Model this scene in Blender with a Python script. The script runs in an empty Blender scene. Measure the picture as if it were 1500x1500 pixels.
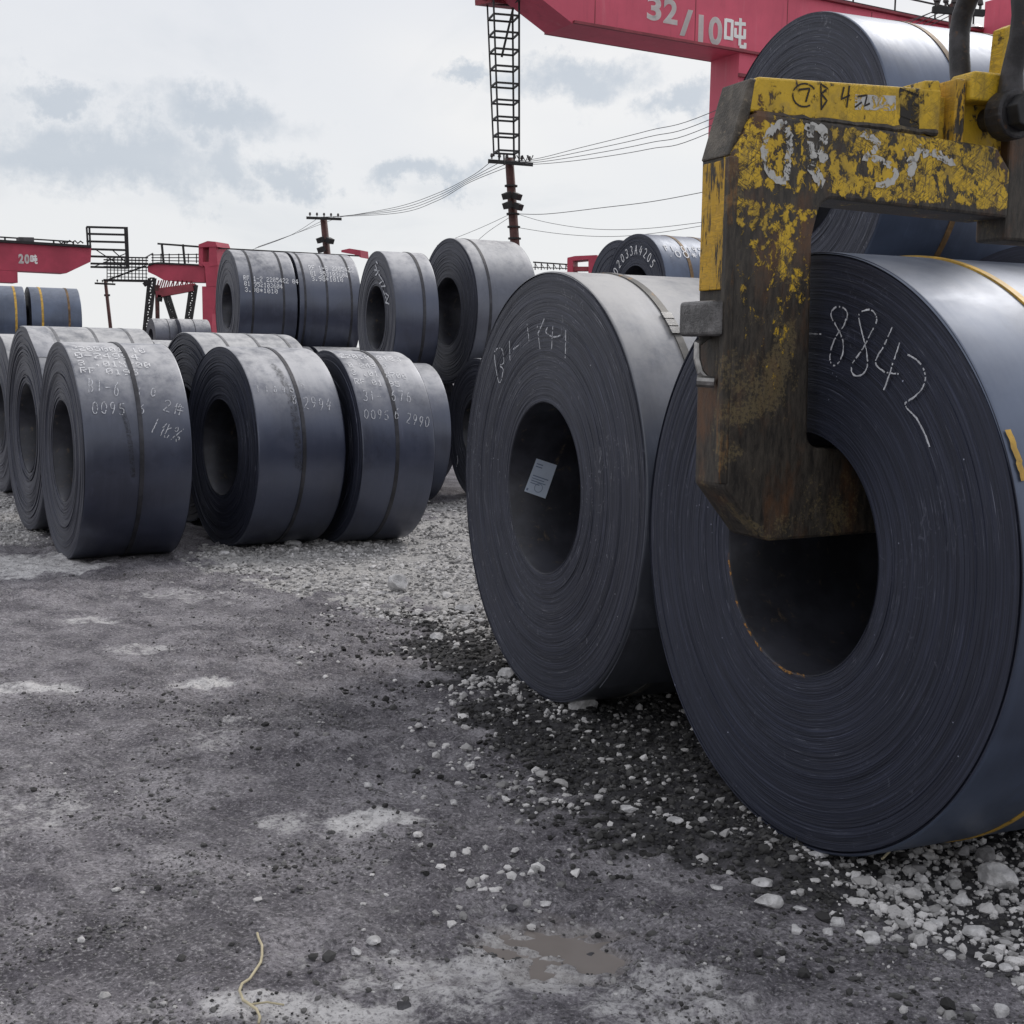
import bpy, bmesh, math, random
import numpy as np
from mathutils import Vector, Matrix, Euler, noise as mnoise

R = math.radians
random.seed(7)
SC = bpy.context.scene
COL = SC.collection

# ------------------------------------------------------------------ camera
F_PX = 1914.365
CX, CY = 750.12, 750.52
CAM = np.array([0.0, 0.0, 1.5131])
CM = np.array([[0.99986998, -0.01612542, 0.0],
               [0.00184203, 0.11421656, 0.99345417],
               [0.01601987, 0.99332500, -0.11423141]])   # columns: right, up, forward
cam_d = bpy.data.cameras.new('camera')
cam_d.sensor_width = 36.0
cam_d.lens = F_PX / 1500 * 36
cam_d.clip_start, cam_d.clip_end = 0.05, 3000
cam = bpy.data.objects.new('camera', cam_d)
COL.objects.link(cam)
cam.matrix_world = Matrix((
    (CM[0][0], CM[0][1], -CM[0][2], CAM[0]),
    (CM[1][0], CM[1][1], -CM[1][2], CAM[1]),
    (CM[2][0], CM[2][1], -CM[2][2], CAM[2]), (0, 0, 0, 1)))
SC.camera = cam

# ------------------------------------------------------------------ world, sun, exposure
SUN_EL, SUN_AZ = R(46), R(38)          # azimuth measured from +Y towards +X
SC.view_settings.view_transform = 'Standard'
SC.view_settings.look = 'None'
SC.view_settings.exposure = 0.1
SC.view_settings.gamma = 1.0
SC.view_settings.use_curve_mapping = False


def ray(px, py):
    d = CM @ np.array([(px - CX) / F_PX, -(py - CY) / F_PX, 1.0])
    return d


def at(px, py, Y):
    d = ray(px, py)
    return Vector(CAM + d * (Y / d[1]))


def gnd(px, py, z=0.0):
    d = ray(px, py)
    return Vector(CAM + d * ((z - CAM[2]) / d[2]))


class NT:
    """small helper to write node trees tersely"""
    def __init__(s, tree):
        s.t = tree
        s.t.nodes.clear()

    def n(s, kind, ins=None, **kw):
        nd = s.t.nodes.new(kind)
        for k, v in kw.items():
            setattr(nd, k, v)
        for k, v in (ins or {}).items():
            s.set(nd.inputs[k], v)
        return nd

    def set(s, sock, v):
        if isinstance(v, bpy.types.NodeSocket):
            s.t.links.new(v, sock)
        elif isinstance(v, bpy.types.Node):
            s.t.links.new(v.outputs[0], sock)
        else:
            sock.default_value = v

    def math(s, op, a, b=0.0, c=0.0, clamp=False):
        nd = s.n('ShaderNodeMath', operation=op, use_clamp=clamp)
        s.set(nd.inputs[0], a)
        s.set(nd.inputs[1], b)
        s.set(nd.inputs[2], c)
        return nd.outputs[0]

    def vmath(s, op, a, b=(0, 0, 0)):
        nd = s.n('ShaderNodeVectorMath', operation=op)
        s.set(nd.inputs[0], a)
        s.set(nd.inputs[1], b)
        return nd.outputs['Value' if op in ('LENGTH', 'DOT_PRODUCT', 'DISTANCE') else 'Vector']

    def noise(s, vec, scale, detail=4.0, rough=0.55, dist=0.0):
        nd = s.n('ShaderNodeTexNoise', {'Scale': scale, 'Detail': detail, 'Roughness': rough, 'Distortion': dist})
        if vec is not None:
            s.set(nd.inputs['Vector'], vec)
        return nd.outputs[0]

    def ramp(s, fac, lo, hi, smooth=True):
        nd = s.n('ShaderNodeMapRange', {'From Min': lo, 'From Max': hi},
                 interpolation_type='SMOOTHSTEP' if smooth else 'LINEAR')
        s.set(nd.inputs['Value'], fac)
        return nd.outputs[0]

    def mix(s, fac, a, b, blend='MIX'):
        nd = s.n('ShaderNodeMix', data_type='RGBA', blend_type=blend)
        s.set(nd.inputs[0], fac)
        for sock, v in ((nd.inputs[6], a), (nd.inputs[7], b)):
            if isinstance(v, (tuple, list)):
                v = (v[0], v[1], v[2], 1)
            s.set(sock, v)
        return nd.outputs[2]

    def bump(s, h, strength, dist, normal=None):
        nd = s.n('ShaderNodeBump', {'Strength': strength, 'Distance': dist, 'Height': h})
        if normal is not None:
            s.set(nd.inputs['Normal'], normal)
        return nd.outputs[0]


world = bpy.data.worlds.new('World')
SC.world = world
world.use_nodes = True
W = NT(world.node_tree)
sky = W.n('ShaderNodeTexSky', sky_type='NISHITA', sun_disc=False, sun_elevation=SUN_EL, sun_rotation=SUN_AZ,
          air_density=1.0, dust_density=2.0, ozone_density=1.0)
dirv = W.n('ShaderNodeTexCoord').outputs['Generated']
sep = W.n('ShaderNodeSeparateXYZ', {'Vector': dirv})
el = W.math('MAXIMUM', sep.outputs['Z'], 0.0)
# clouds: noise on a plane overhead, so they pack towards the horizon
den = W.math('ADD', el, 0.32)
pv = W.n('ShaderNodeCombineXYZ', {'X': W.math('DIVIDE', sep.outputs['X'], den), 'Y': W.math('DIVIDE', sep.outputs['Y'], den), 'Z': 0.0})
n1 = W.noise(pv.outputs[0], 1.7, 6, 0.55, 0.4)
n2 = W.noise(W.vmath('ADD', pv.outputs[0], (7.3, 2.1, 0.0)), 0.8, 4, 0.5, 0.2)
wob = W.n('ShaderNodeTexNoise', {'Vector': dirv, 'Scale': 11.0, 'Detail': 8.0, 'Roughness': 0.66})
wobv = W.vmath('MULTIPLY', W.vmath('SUBTRACT', wob.outputs['Color'], (0.5, 0.5, 0.5)), (0.20, 0.0, 0.13))
dw = W.vmath('ADD', dirv, wobv)
blob = None
for px, py, sx, sy in ((150, 232, 175, 46), (325, 176, 130, 34), (340, 250, 70, 45), (80, 150, 70, 24), (455, 274, 42, 36), (640, 272, 70, 26),
                       (830, 118, 95, 36), (700, 90, 50, 22), (995, 158, 60, 24), (1190, 330, 120, 30), (-260, 150, 200, 60), (1800, 200, 220, 60), (-700, 260, 150, 40)):
    d0 = ray(px, py)
    d0 = d0 / np.linalg.norm(d0)
    v = W.vmath('SUBTRACT', dw, tuple(d0))
    v = W.vmath('MULTIPLY', v, (F_PX / sx, F_PX / sx * 0.6, F_PX / sy))
    m = W.ramp(W.vmath('LENGTH', v), 1.35, 0.35)
    blob = m if blob is None else W.math('MAXIMUM', blob, m)
base = W.mix(W.ramp(el, 0.0, 0.55), (0.82, 0.83, 0.84), (0.70, 0.725, 0.80))
base = W.mix(W.ramp(n2, 0.42, 0.68), base, (0.90, 0.89, 0.875))
cl = W.math('MAXIMUM', W.math('MULTIPLY', blob, W.math('ADD', .55, W.math('MULTIPLY', n1, .7))), W.math('MULTIPLY', W.ramp(n1, 0.5, 0.75), 0.55))
cloud = W.mix(cl, base, (0.54, 0.59, 0.655))
bg1 = W.n('ShaderNodeBackground', {'Color': sky.outputs[0], 'Strength': 0.08})
bg2 = W.n('ShaderNodeBackground', {'Color': cloud, 'Strength': 1.0})
ms = W.n('ShaderNodeMixShader', {0: 0.93, 1: bg1.outputs[0], 2: bg2.outputs[0]})
W.n('ShaderNodeOutputWorld', {'Surface': ms.outputs[0]})

sun_d = bpy.data.lights.new('sun', 'SUN')
sun_d.energy = 1.4
sun_d.angle = R(20)
sun_d.color = (1.0, 0.96, 0.9)
sun = bpy.data.objects.new('sun', sun_d)
COL.objects.link(sun)
sd = Vector((math.sin(SUN_AZ) * math.cos(SUN_EL), math.cos(SUN_AZ) * math.cos(SUN_EL), math.sin(SUN_EL)))
sun.rotation_euler = (-sd).to_track_quat('-Z', 'Y').to_euler()
sun.location = (0, 0, 30)

# ------------------------------------------------------------------ object helpers
def tag(o, label=None, cat=None, group=None, kind=None):
    if label: o['label'] = label
    if cat: o['category'] = cat
    if group: o['group'] = group
    if kind: o['kind'] = kind
    return o


def thing(name, label, cat, loc=(0, 0, 0), rz=0.0, group=None):
    o = bpy.data.objects.new(name, None)
    o.empty_display_size = 0.2
    COL.objects.link(o)
    o.location = loc
    o.rotation_euler = (0, 0, rz)
    return tag(o, label, cat, group)


def link(name, me, mat, parent=None, loc=(0, 0, 0)):
    o = bpy.data.objects.new(name, me)
    COL.objects.link(o)
    if mat is not None and len(me.materials) == 0:
        me.materials.append(mat)
    o.parent = parent
    o.location = loc
    return o


def from_bm(name, bm, mat, parent=None, loc=(0, 0, 0), smooth=False):
    bmesh.ops.recalc_face_normals(bm, faces=bm.faces)
    me = bpy.data.meshes.new(name)
    bm.to_mesh(me)
    bm.free()
    if smooth:
        me.polygons.foreach_set('use_smooth', [True] * len(me.polygons))
    return link(name, me, mat, parent, loc)


def from_np(name, V, Fq, mat, parent=None, loc=(0, 0, 0), smooth=False, flip=False):
    """vertices (n,3), faces (m,k) all of k corners"""
    V = np.asarray(V, np.float32)
    Fq = np.asarray(Fq, np.int32)
    if flip:
        Fq = Fq[:, ::-1]
    m, k = Fq.shape
    me = bpy.data.meshes.new(name)
    me.vertices.add(len(V))
    me.vertices.foreach_set('co', V.ravel())
    me.loops.add(m * k)
    me.loops.foreach_set('vertex_index', np.ascontiguousarray(Fq).ravel())
    me.polygons.add(m)
    me.polygons.foreach_set('loop_start', np.arange(0, m * k, k, dtype=np.int32))
    me.polygons.foreach_set('loop_total', np.full(m, k, np.int32))
    me.polygons.foreach_set('use_smooth', np.full(m, smooth, bool))
    me.update(calc_edges=True)
    return link(name, me, mat, parent, loc)


def bar(bm, p, q, w, h=None, up=(0, 0, 1)):
    """box beam from p to q"""
    h = w if h is None else h
    p, q, up = Vector(p), Vector(q), Vector(up)
    a = (q - p).normalized()
    s = a.cross(up)
    if s.length < 1e-4:
        s = a.cross(Vector((1, 0, 0)))
    s.normalize()
    u = s.cross(a)
    vs = []
    for e in (p, q):
        for i, j in ((-1, -1), (1, -1), (1, 1), (-1, 1)):
            vs.append(bm.verts.new(e + s * (w / 2 * i) + u * (h / 2 * j)))
    for f in ((0, 1, 2, 3), (7, 6, 5, 4), (0, 4, 5, 1), (1, 5, 6, 2), (2, 6, 7, 3), (3, 7, 4, 0)):
        bm.faces.new([vs[i] for i in f])


def tube(bm, pts, r, n=8, cap=True):
    pts = [Vector(p) for p in pts]
    rings = []
    rr = r if isinstance(r, (list, tuple)) else [r] * len(pts)
    ref = None
    for i, p in enumerate(pts):
        a = (pts[min(i + 1, len(pts) - 1)] - pts[max(i - 1, 0)]).normalized()
        if ref is None:
            ref = a.orthogonal().normalized()
        ref = (ref - a * ref.dot(a)).normalized()
        b = a.cross(ref)
        rings.append([bm.verts.new(p + (ref * math.cos(2 * math.pi * k / n) + b * math.sin(2 * math.pi * k / n)) * rr[i]) for k in range(n)])
    for i in range(len(rings) - 1):
        for k in range(n):
            bm.faces.new((rings[i][k], rings[i][(k + 1) % n], rings[i + 1][(k + 1) % n], rings[i + 1][k]))
    if cap:
        bm.faces.new(rings[0][::-1])
        bm.faces.new(rings[-1])


def prism(bm, prof, x0, x1, axes=(1, 2, 0)):
    """extrude polygon prof [(u,v)] from x0 to x1; axes = indices of u, v, depth"""
    def P(u, v, x):
        c = [0, 0, 0]
        c[axes[0]], c[axes[1]], c[axes[2]] = u, v, x
        return bm.verts.new(c)
    a = [P(u, v, x0) for u, v in prof]
    b = [P(u, v, x1) for u, v in prof]
    bm.faces.new(a)
    bm.faces.new(b[::-1])
    n = len(prof)
    for i in range(n):
        bm.faces.new((a[i], a[(i + 1) % n], b[(i + 1) % n], b[i]))


def boxb(bm, lo, hi):
    prism(bm, [(lo[1], lo[2]), (hi[1], lo[2]), (hi[1], hi[2]), (lo[1], hi[2])], lo[0], hi[0])


def bevel(bm, w, seg=2, ang=30):
    bmesh.ops.recalc_face_normals(bm, faces=bm.faces)
    es = [e for e in bm.edges if len(e.link_faces) == 2 and e.calc_face_angle(0) > R(ang)]
    bmesh.ops.bevel(bm, geom=es, offset=w, segments=seg, affect='EDGES', profile=0.5, clamp_overlap=True)


# ------------------------------------------------------------------ materials
MATS = {}


def mat(name):
    m = bpy.data.materials.new(name)
    m.use_nodes = True
    t = NT(m.node_tree)
    MATS[name] = m
    return m, t


def finish(t, base, rough, metal=0.0, normal=None, ior=1.5, spec=0.5):
    b = t.n('ShaderNodeBsdfPrincipled')
    for k, v in (('Base Color', base), ('Roughness', rough), ('Metallic', metal), ('IOR', ior), ('Specular IOR Level', spec)):
        if isinstance(v, (tuple, list)):
            v = (*v[:3], 1)
        t.set(b.inputs[k], v)
    if normal is not None:
        t.set(b.inputs['Normal'], normal)
    t.n('ShaderNodeOutputMaterial', {'Surface': b.outputs[0]})
    return b


def simple(name, col, rough=0.6, metal=0.0, var=0.25, scale=6.0, bump=0.1, dirt=None, spec=0.5):
    m, t = mat(name)
    oc = t.n('ShaderNodeTexCoord').outputs['Object']
    n = t.noise(oc, scale, 6, 0.62)
    c = t.mix(t.ramp(n, 0.35, 0.7), tuple(x * (1 - var) for x in col), tuple(min(1, x * (1 + var)) for x in col))
    if dirt is not None:
        n3 = t.noise(oc, scale * 2.7, 8, 0.7, 0.3)
        c = t.mix(t.ramp(n3, 0.58, 0.70), c, dirt)
    finish(t, c, rough, metal, t.bump(t.noise(oc, scale * 8, 5, 0.6), bump, 0.01), spec=spec)
    return m


def steel_side(name, col, dust_glare, dust_glare_amt, rough=0.36, metal=0.55, sheen=(0.1, 0.12, 0.17), var=1.0):
    """rolled face of the strip: blue-grey mill scale, streaked round the coil, dusty on top with sky reflection painted in"""
    m, t = mat(name)
    tc = t.n('ShaderNodeTexCoord')
    oc = tc.outputs['Object']
    oi = t.n('ShaderNodeObjectInfo').outputs['Random']
    off = t.n('ShaderNodeCombineXYZ', {'X': t.math('MULTIPLY', oi, 31.0), 'Y': t.math('MULTIPLY', oi, 17.0), 'Z': 0.0})
    p = t.vmath('ADD', oc, off.outputs[0])
    big = t.noise(p, 1.6, 4, 0.5, 0.6)
    streak = t.noise(t.vmath('MULTIPLY', p, (1.2, 22.0, 1.2)), 1.0, 6, 0.65)
    fine = t.noise(p, 42.0, 5, 0.7)
    c = t.mix(t.ramp(big, 0.32, 0.7), tuple(x * (1 - .22 * var) for x in col), tuple(x * 0.6 + y * 0.6 for x, y in zip(col, sheen)))
    c = t.mix(t.math('MULTIPLY', t.ramp(streak, 0.42, 0.75), 0.45 * var), c, tuple(x * 1.5 for x in col))
    c = t.mix(t.math('MULTIPLY', t.ramp(fine, 0.66, 0.76), 0.35), c, tuple(x * 0.4 for x in col))
    blot = t.noise(p, 4.2, 7, 0.68, 1.2)
    c = t.mix(t.math('MULTIPLY', t.ramp(blot, 0.52, 0.66), 0.40 * var), c, tuple(x * 1.75 for x in col))
    c = t.mix(t.math('MULTIPLY', t.ramp(t.noise(p, 2.6, 8, 0.7, 0.6), 0.60, 0.70), 0.55 * var), c, tuple(x * 0.45 for x in col))
    scr = t.noise(t.vmath('MULTIPLY', p, (2.5, 160.0, 2.5)), 1.0, 3, 0.6)
    c = t.mix(t.math('MULTIPLY', t.math('MULTIPLY', t.ramp(scr, 0.66, 0.74), t.ramp(blot, 0.45, 0.6)), 0.5), c, tuple(min(1, x * 3.2) for x in col))
    rst = t.noise(t.vmath('MULTIPLY', p, (5.0, 11.0, 2.0)), 1.0, 8, 0.72)
    c = t.mix(t.math('MULTIPLY', t.ramp(rst, 0.66, 0.78), 0.38), c, (0.12, 0.072, 0.04))
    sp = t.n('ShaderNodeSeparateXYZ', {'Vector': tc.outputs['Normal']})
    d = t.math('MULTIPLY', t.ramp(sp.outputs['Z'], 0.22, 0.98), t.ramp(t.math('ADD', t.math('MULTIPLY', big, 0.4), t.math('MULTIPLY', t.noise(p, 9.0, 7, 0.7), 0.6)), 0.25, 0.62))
    d = t.math('MULTIPLY', d, dust_glare_amt)
    c = t.mix(d, c, dust_glare)  # pales upward faces: dusty tone plus painted-in sky reflection
    rg = t.math('ADD', t.math('MULTIPLY', blot, 0.22), t.math('ADD', rough - 0.12, t.math('MULTIPLY', d, 0.25)))
    bh = t.math('ADD', t.math('MULTIPLY', t.noise(t.vmath('MULTIPLY', p, (1.0, 5.0, 1.0)), 1.3, 3, 0.5), 1.0), t.math('MULTIPLY', fine, 0.015))
    mt = t.math('MULTIPLY', t.math('SUBTRACT', 1.0, d), metal)
    b_ = finish(t, c, rg, mt, t.bump(bh, 0.22, 0.02), ior=1.95)
    b_.inputs['Specular Tint'].default_value = (0.82, 0.87, 1.0, 1)
    return m


def steel_edge(name, dark, light, rough=0.5, metal=0.3, line=1.0):
    """the wound edges seen end-on: thousands of laps as fine concentric lines"""
    m, t = mat(name)
    tc = t.n('ShaderNodeTexCoord')
    oc = tc.outputs['Object']
    oi = t.math('MULTIPLY', t.n('ShaderNodeObjectInfo').outputs['Random'], 37.0)
    s = t.n('ShaderNodeSeparateXYZ', {'Vector': oc})
    r = t.math('SQRT', t.math('ADD', t.math('MULTIPLY', s.outputs['X'], s.outputs['X']), t.math('MULTIPLY', s.outputs['Z'], s.outputs['Z'])))
    ux = t.math('DIVIDE', s.outputs['X'], r)
    uz = t.math('DIVIDE', s.outputs['Z'], r)

    def lines(kr, ka):
        v = t.n('ShaderNodeCombineXYZ', {'X': t.math('MULTIPLY', ux, ka), 'Y': t.math('ADD', t.math('MULTIPLY', r, kr), oi), 'Z': t.math('MULTIPLY', uz, ka)})
        return t.noise(v.outputs[0], 1.0, 3, 0.6)
    l1 = lines(420.0, 2.6)
    l2 = lines(170.0, 1.6)
    l3 = lines(40.0, 1.1)
    l4 = lines(300.0, 4.5)
    l5 = lines(95.0, 2.0)
    g = t.noise(t.vmath('ADD', oc, (3.1, 0, 1.7)), 2.2, 5, 0.6)
    c = t.mix(t.ramp(l1, 0.3, 0.72), tuple(x * 0.62 for x in dark), tuple(x * 1.25 for x in dark))
    c = t.mix(t.math('MULTIPLY', t.ramp(l2, 0.62, 0.4), 0.55), c, tuple(x * 0.35 for x in dark))
    c = t.mix(t.math('MULTIPLY', t.ramp(l3, 0.48, 0.7), 0.22), c, tuple(x * 1.5 for x in dark))
    c = t.mix(t.math('MULTIPLY', t.ramp(l5, 0.60, 0.72), 0.45 * line), c, tuple(x * 2.0 for x in dark))
    c = t.mix(t.math('MULTIPLY', t.math('MULTIPLY', t.ramp(l4, 0.62, 0.76), t.ramp(g, 0.36, 0.60)), 0.8 * line), c, light)
    sc = t.noise(oc, 150.0, 3, 0.6)
    c = t.mix(t.math('MULTIPLY', t.math('MULTIPLY', t.ramp(sc, 0.68, 0.78), t.ramp(g, 0.42, 0.6)), 0.7 * line), c, light)
    # short scuffs crossing the laps, and small bright nicks
    scv = t.noise(t.vmath('ADD', t.vmath('MULTIPLY', oc, (60, 60, 22)), t.vmath('MULTIPLY', t.n('ShaderNodeTexNoise', {'Vector': oc, 'Scale': 9.0}).outputs['Color'], (9, 9, 9))), 1.0, 3, 0.6)
    c = t.mix(t.math('MULTIPLY', t.math('MULTIPLY', t.ramp(scv, 0.60, 0.70), t.ramp(t.noise(oc, 3.1, 3), 0.44, 0.64)), 0.55 * max(0.0, line - 0.75)), c, light)
    nick = t.n('ShaderNodeTexVoronoi', {'Vector': oc, 'Scale': 34.0})
    c = t.mix(t.math('MULTIPLY', t.ramp(nick.outputs['Distance'], 0.10, 0.05), t.ramp(t.noise(oc, 4.7, 3), 0.55, 0.68)), c, tuple(min(1, x * 1.9) for x in light))
    rs_ = t.ramp(t.noise(oc, 5.5, 6, 0.7), 0.66, 0.80)
    c = t.mix(t.math('MULTIPLY', rs_, 0.35), c, (0.10, 0.06, 0.035))
    h = t.math('ADD', t.math('MULTIPLY', l1, 0.5), t.math('MULTIPLY', l2, 0.5))
    finish(t, c, rough, metal, t.bump(h, 0.35, 0.003), ior=1.5)
    return m


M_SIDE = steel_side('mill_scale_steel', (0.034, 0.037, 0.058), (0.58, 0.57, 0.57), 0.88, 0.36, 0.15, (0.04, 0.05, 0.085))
M_SIDE_DUST_GLARE = steel_side('dusty_glare_steel', (0.075, 0.078, 0.092), (0.54, 0.52, 0.495), 0.82, 0.40, 0.15, (0.06, 0.068, 0.09))
M_SIDE_BLUE = steel_side('blue_rolled_steel', (0.045, 0.060, 0.098), (0.36, 0.38, 0.42), 0.30, 0.42, 0.2, (0.07, 0.095, 0.15))
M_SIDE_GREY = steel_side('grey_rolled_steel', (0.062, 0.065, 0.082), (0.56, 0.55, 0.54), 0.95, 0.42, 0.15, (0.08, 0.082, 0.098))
M_EDGE = steel_edge('wound_steel_edge', (0.056, 0.060, 0.086), (0.24, 0.25, 0.30))
M_EDGE_DARK = steel_edge('dark_wound_edge', (0.035, 0.040, 0.066), (0.25, 0.265, 0.335), line=1.1)
M_EDGE_SCRATCH = steel_edge('scratched_wound_edge', (0.046, 0.050, 0.074), (0.36, 0.365, 0.41), line=1.5)
M_BORE = simple('bore_steel', (0.034, 0.035, 0.045), 0.38, 0.3, 0.35, 5, 0.05, dirt=(0.11, 0.085, 0.06))
M_STRAP_L = simple('pale_steel_strap', (0.20, 0.20, 0.21), 0.45, 0.5, 0.3, 9)
M_STRAP = simple('dark_steel_strap', (0.05, 0.05, 0.058), 0.45, 0.5, 0.3, 9)
M_STRAP_Y = simple('yellow_coated_strap', (0.55, 0.33, 0.05), 0.5, 0.0, 0.3, 12, dirt=(0.16, 0.09, 0.035))
M_STRAP_R = simple('rusty_strap', (0.17, 0.10, 0.042), 0.6, 0.1, 0.45, 9, dirt=(0.07, 0.055, 0.05))
M_STRAP_B = simple('grey_strap_with_rust', (0.12, 0.115, 0.11), 0.5, 0.3, 0.35, 5, dirt=(0.30, 0.15, 0.03))
M_SEAL = simple('strap_seal_metal', (0.16, 0.16, 0.165), 0.4, 0.7, 0.25, 20)
M_WHITE = simple('white_stencil_paint', (0.85, 0.85, 0.87), 0.8, 0, 0.15, 30)
M_CHALK = simple('pale_chalk', (0.58, 0.59, 0.63), 0.9, 0, 0.25, 40)
M_CHALK_FAINT = simple('faint_chalk', (0.22, 0.225, 0.245), 0.9, 0, 0.25, 40)
M_MARKER = simple('black_marker', (0.02, 0.018, 0.016), 0.7, 0, 0.2, 30)
M_PAPER = simple('pale_blue_paper', (0.55, 0.62, 0.74), 0.8, 0, 0.06, 10, 0.02)
M_PRINT = simple('label_print', (0.20, 0.25, 0.36), 0.8, 0, 0.1, 20, 0.02)
def crane_paint(name, col):
    m, t = mat(name)
    oc = t.n('ShaderNodeTexCoord').outputs['Object']
    big = t.noise(oc, .5, 5, .6)
    run = t.noise(t.vmath('MULTIPLY', oc, (5, 5, .5)), 1.0, 7, .7)
    chip = t.noise(oc, 5.0, 9, .75)
    c = t.mix(t.ramp(big, .3, .7), tuple(x * .88 for x in col), tuple(min(1, x * 1.12) for x in col))
    c = t.mix(t.math('MULTIPLY', t.ramp(run, .52, .72), .35), c, tuple(x * .55 for x in col))
    c = t.mix(t.math('MULTIPLY', t.ramp(run, .44, .30), .22), c, (.66, .30, .33))
    c = t.mix(t.math('MULTIPLY', t.ramp(chip, .66, .72), .8), c, (.10, .045, .035))
    finish(t, c, .52, 0, t.bump(big, .1, .05), spec=.4)
    return m


M_RED = crane_paint('crane_red_paint', (0.66, 0.105, 0.165))
M_RED2 = simple('far_crane_red_paint', (0.44, 0.055, 0.095), 0.5, 0, 0.16, 0.8, 0.03, spec=0.4)
M_DKRED = simple('dull_red_paint', (0.27, 0.045, 0.06), 0.6, 0, 0.25, 1.5, 0.05)
M_POLE = simple('rusty_pole_steel', (0.085, 0.034, 0.030), 0.7, 0.1, 0.3, 4, 0.1)
M_LATT = simple('black_lattice_steel', (0.028, 0.027, 0.028), 0.6, 0.3, 0.25, 5)
M_GREYST = simple('dull_grey_steel', (0.10, 0.095, 0.10), 0.6, 0.3, 0.25, 4, dirt=(0.12, 0.05, 0.045))
M_WIRE = simple('black_cable', (0.10, 0.10, 0.105), 0.7, 0.1, 0.1, 3)
M_INSUL = simple('brown_insulator', (0.05, 0.04, 0.04), 0.35, 0, 0.1, 5)
M_LAMP = simple('lamp_glass', (0.7, 0.7, 0.7), 0.3, 0, 0.05, 5)
M_CRWHITE = simple('white_sign_paint', (0.88, 0.88, 0.86), 0.6, 0, 0.08, 2)
M_SHACKLE = simple('forged_dark_steel', (0.045, 0.043, 0.046), 0.5, 0.5, 0.4, 14, 0.25, dirt=(0.11, 0.065, 0.04))
M_TWINE = simple('pale_twine', (0.50, 0.44, 0.30), 0.9, 0, 0.15, 20)
M_ROCK = simple('pale_limestone', (0.56, 0.55, 0.555), 0.9, 0, 0.28, 22, 0.5)
M_ROCKD = simple('dark_slag_rock', (0.075, 0.073, 0.08), 0.85, 0, 0.35, 22, 0.5)


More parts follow.
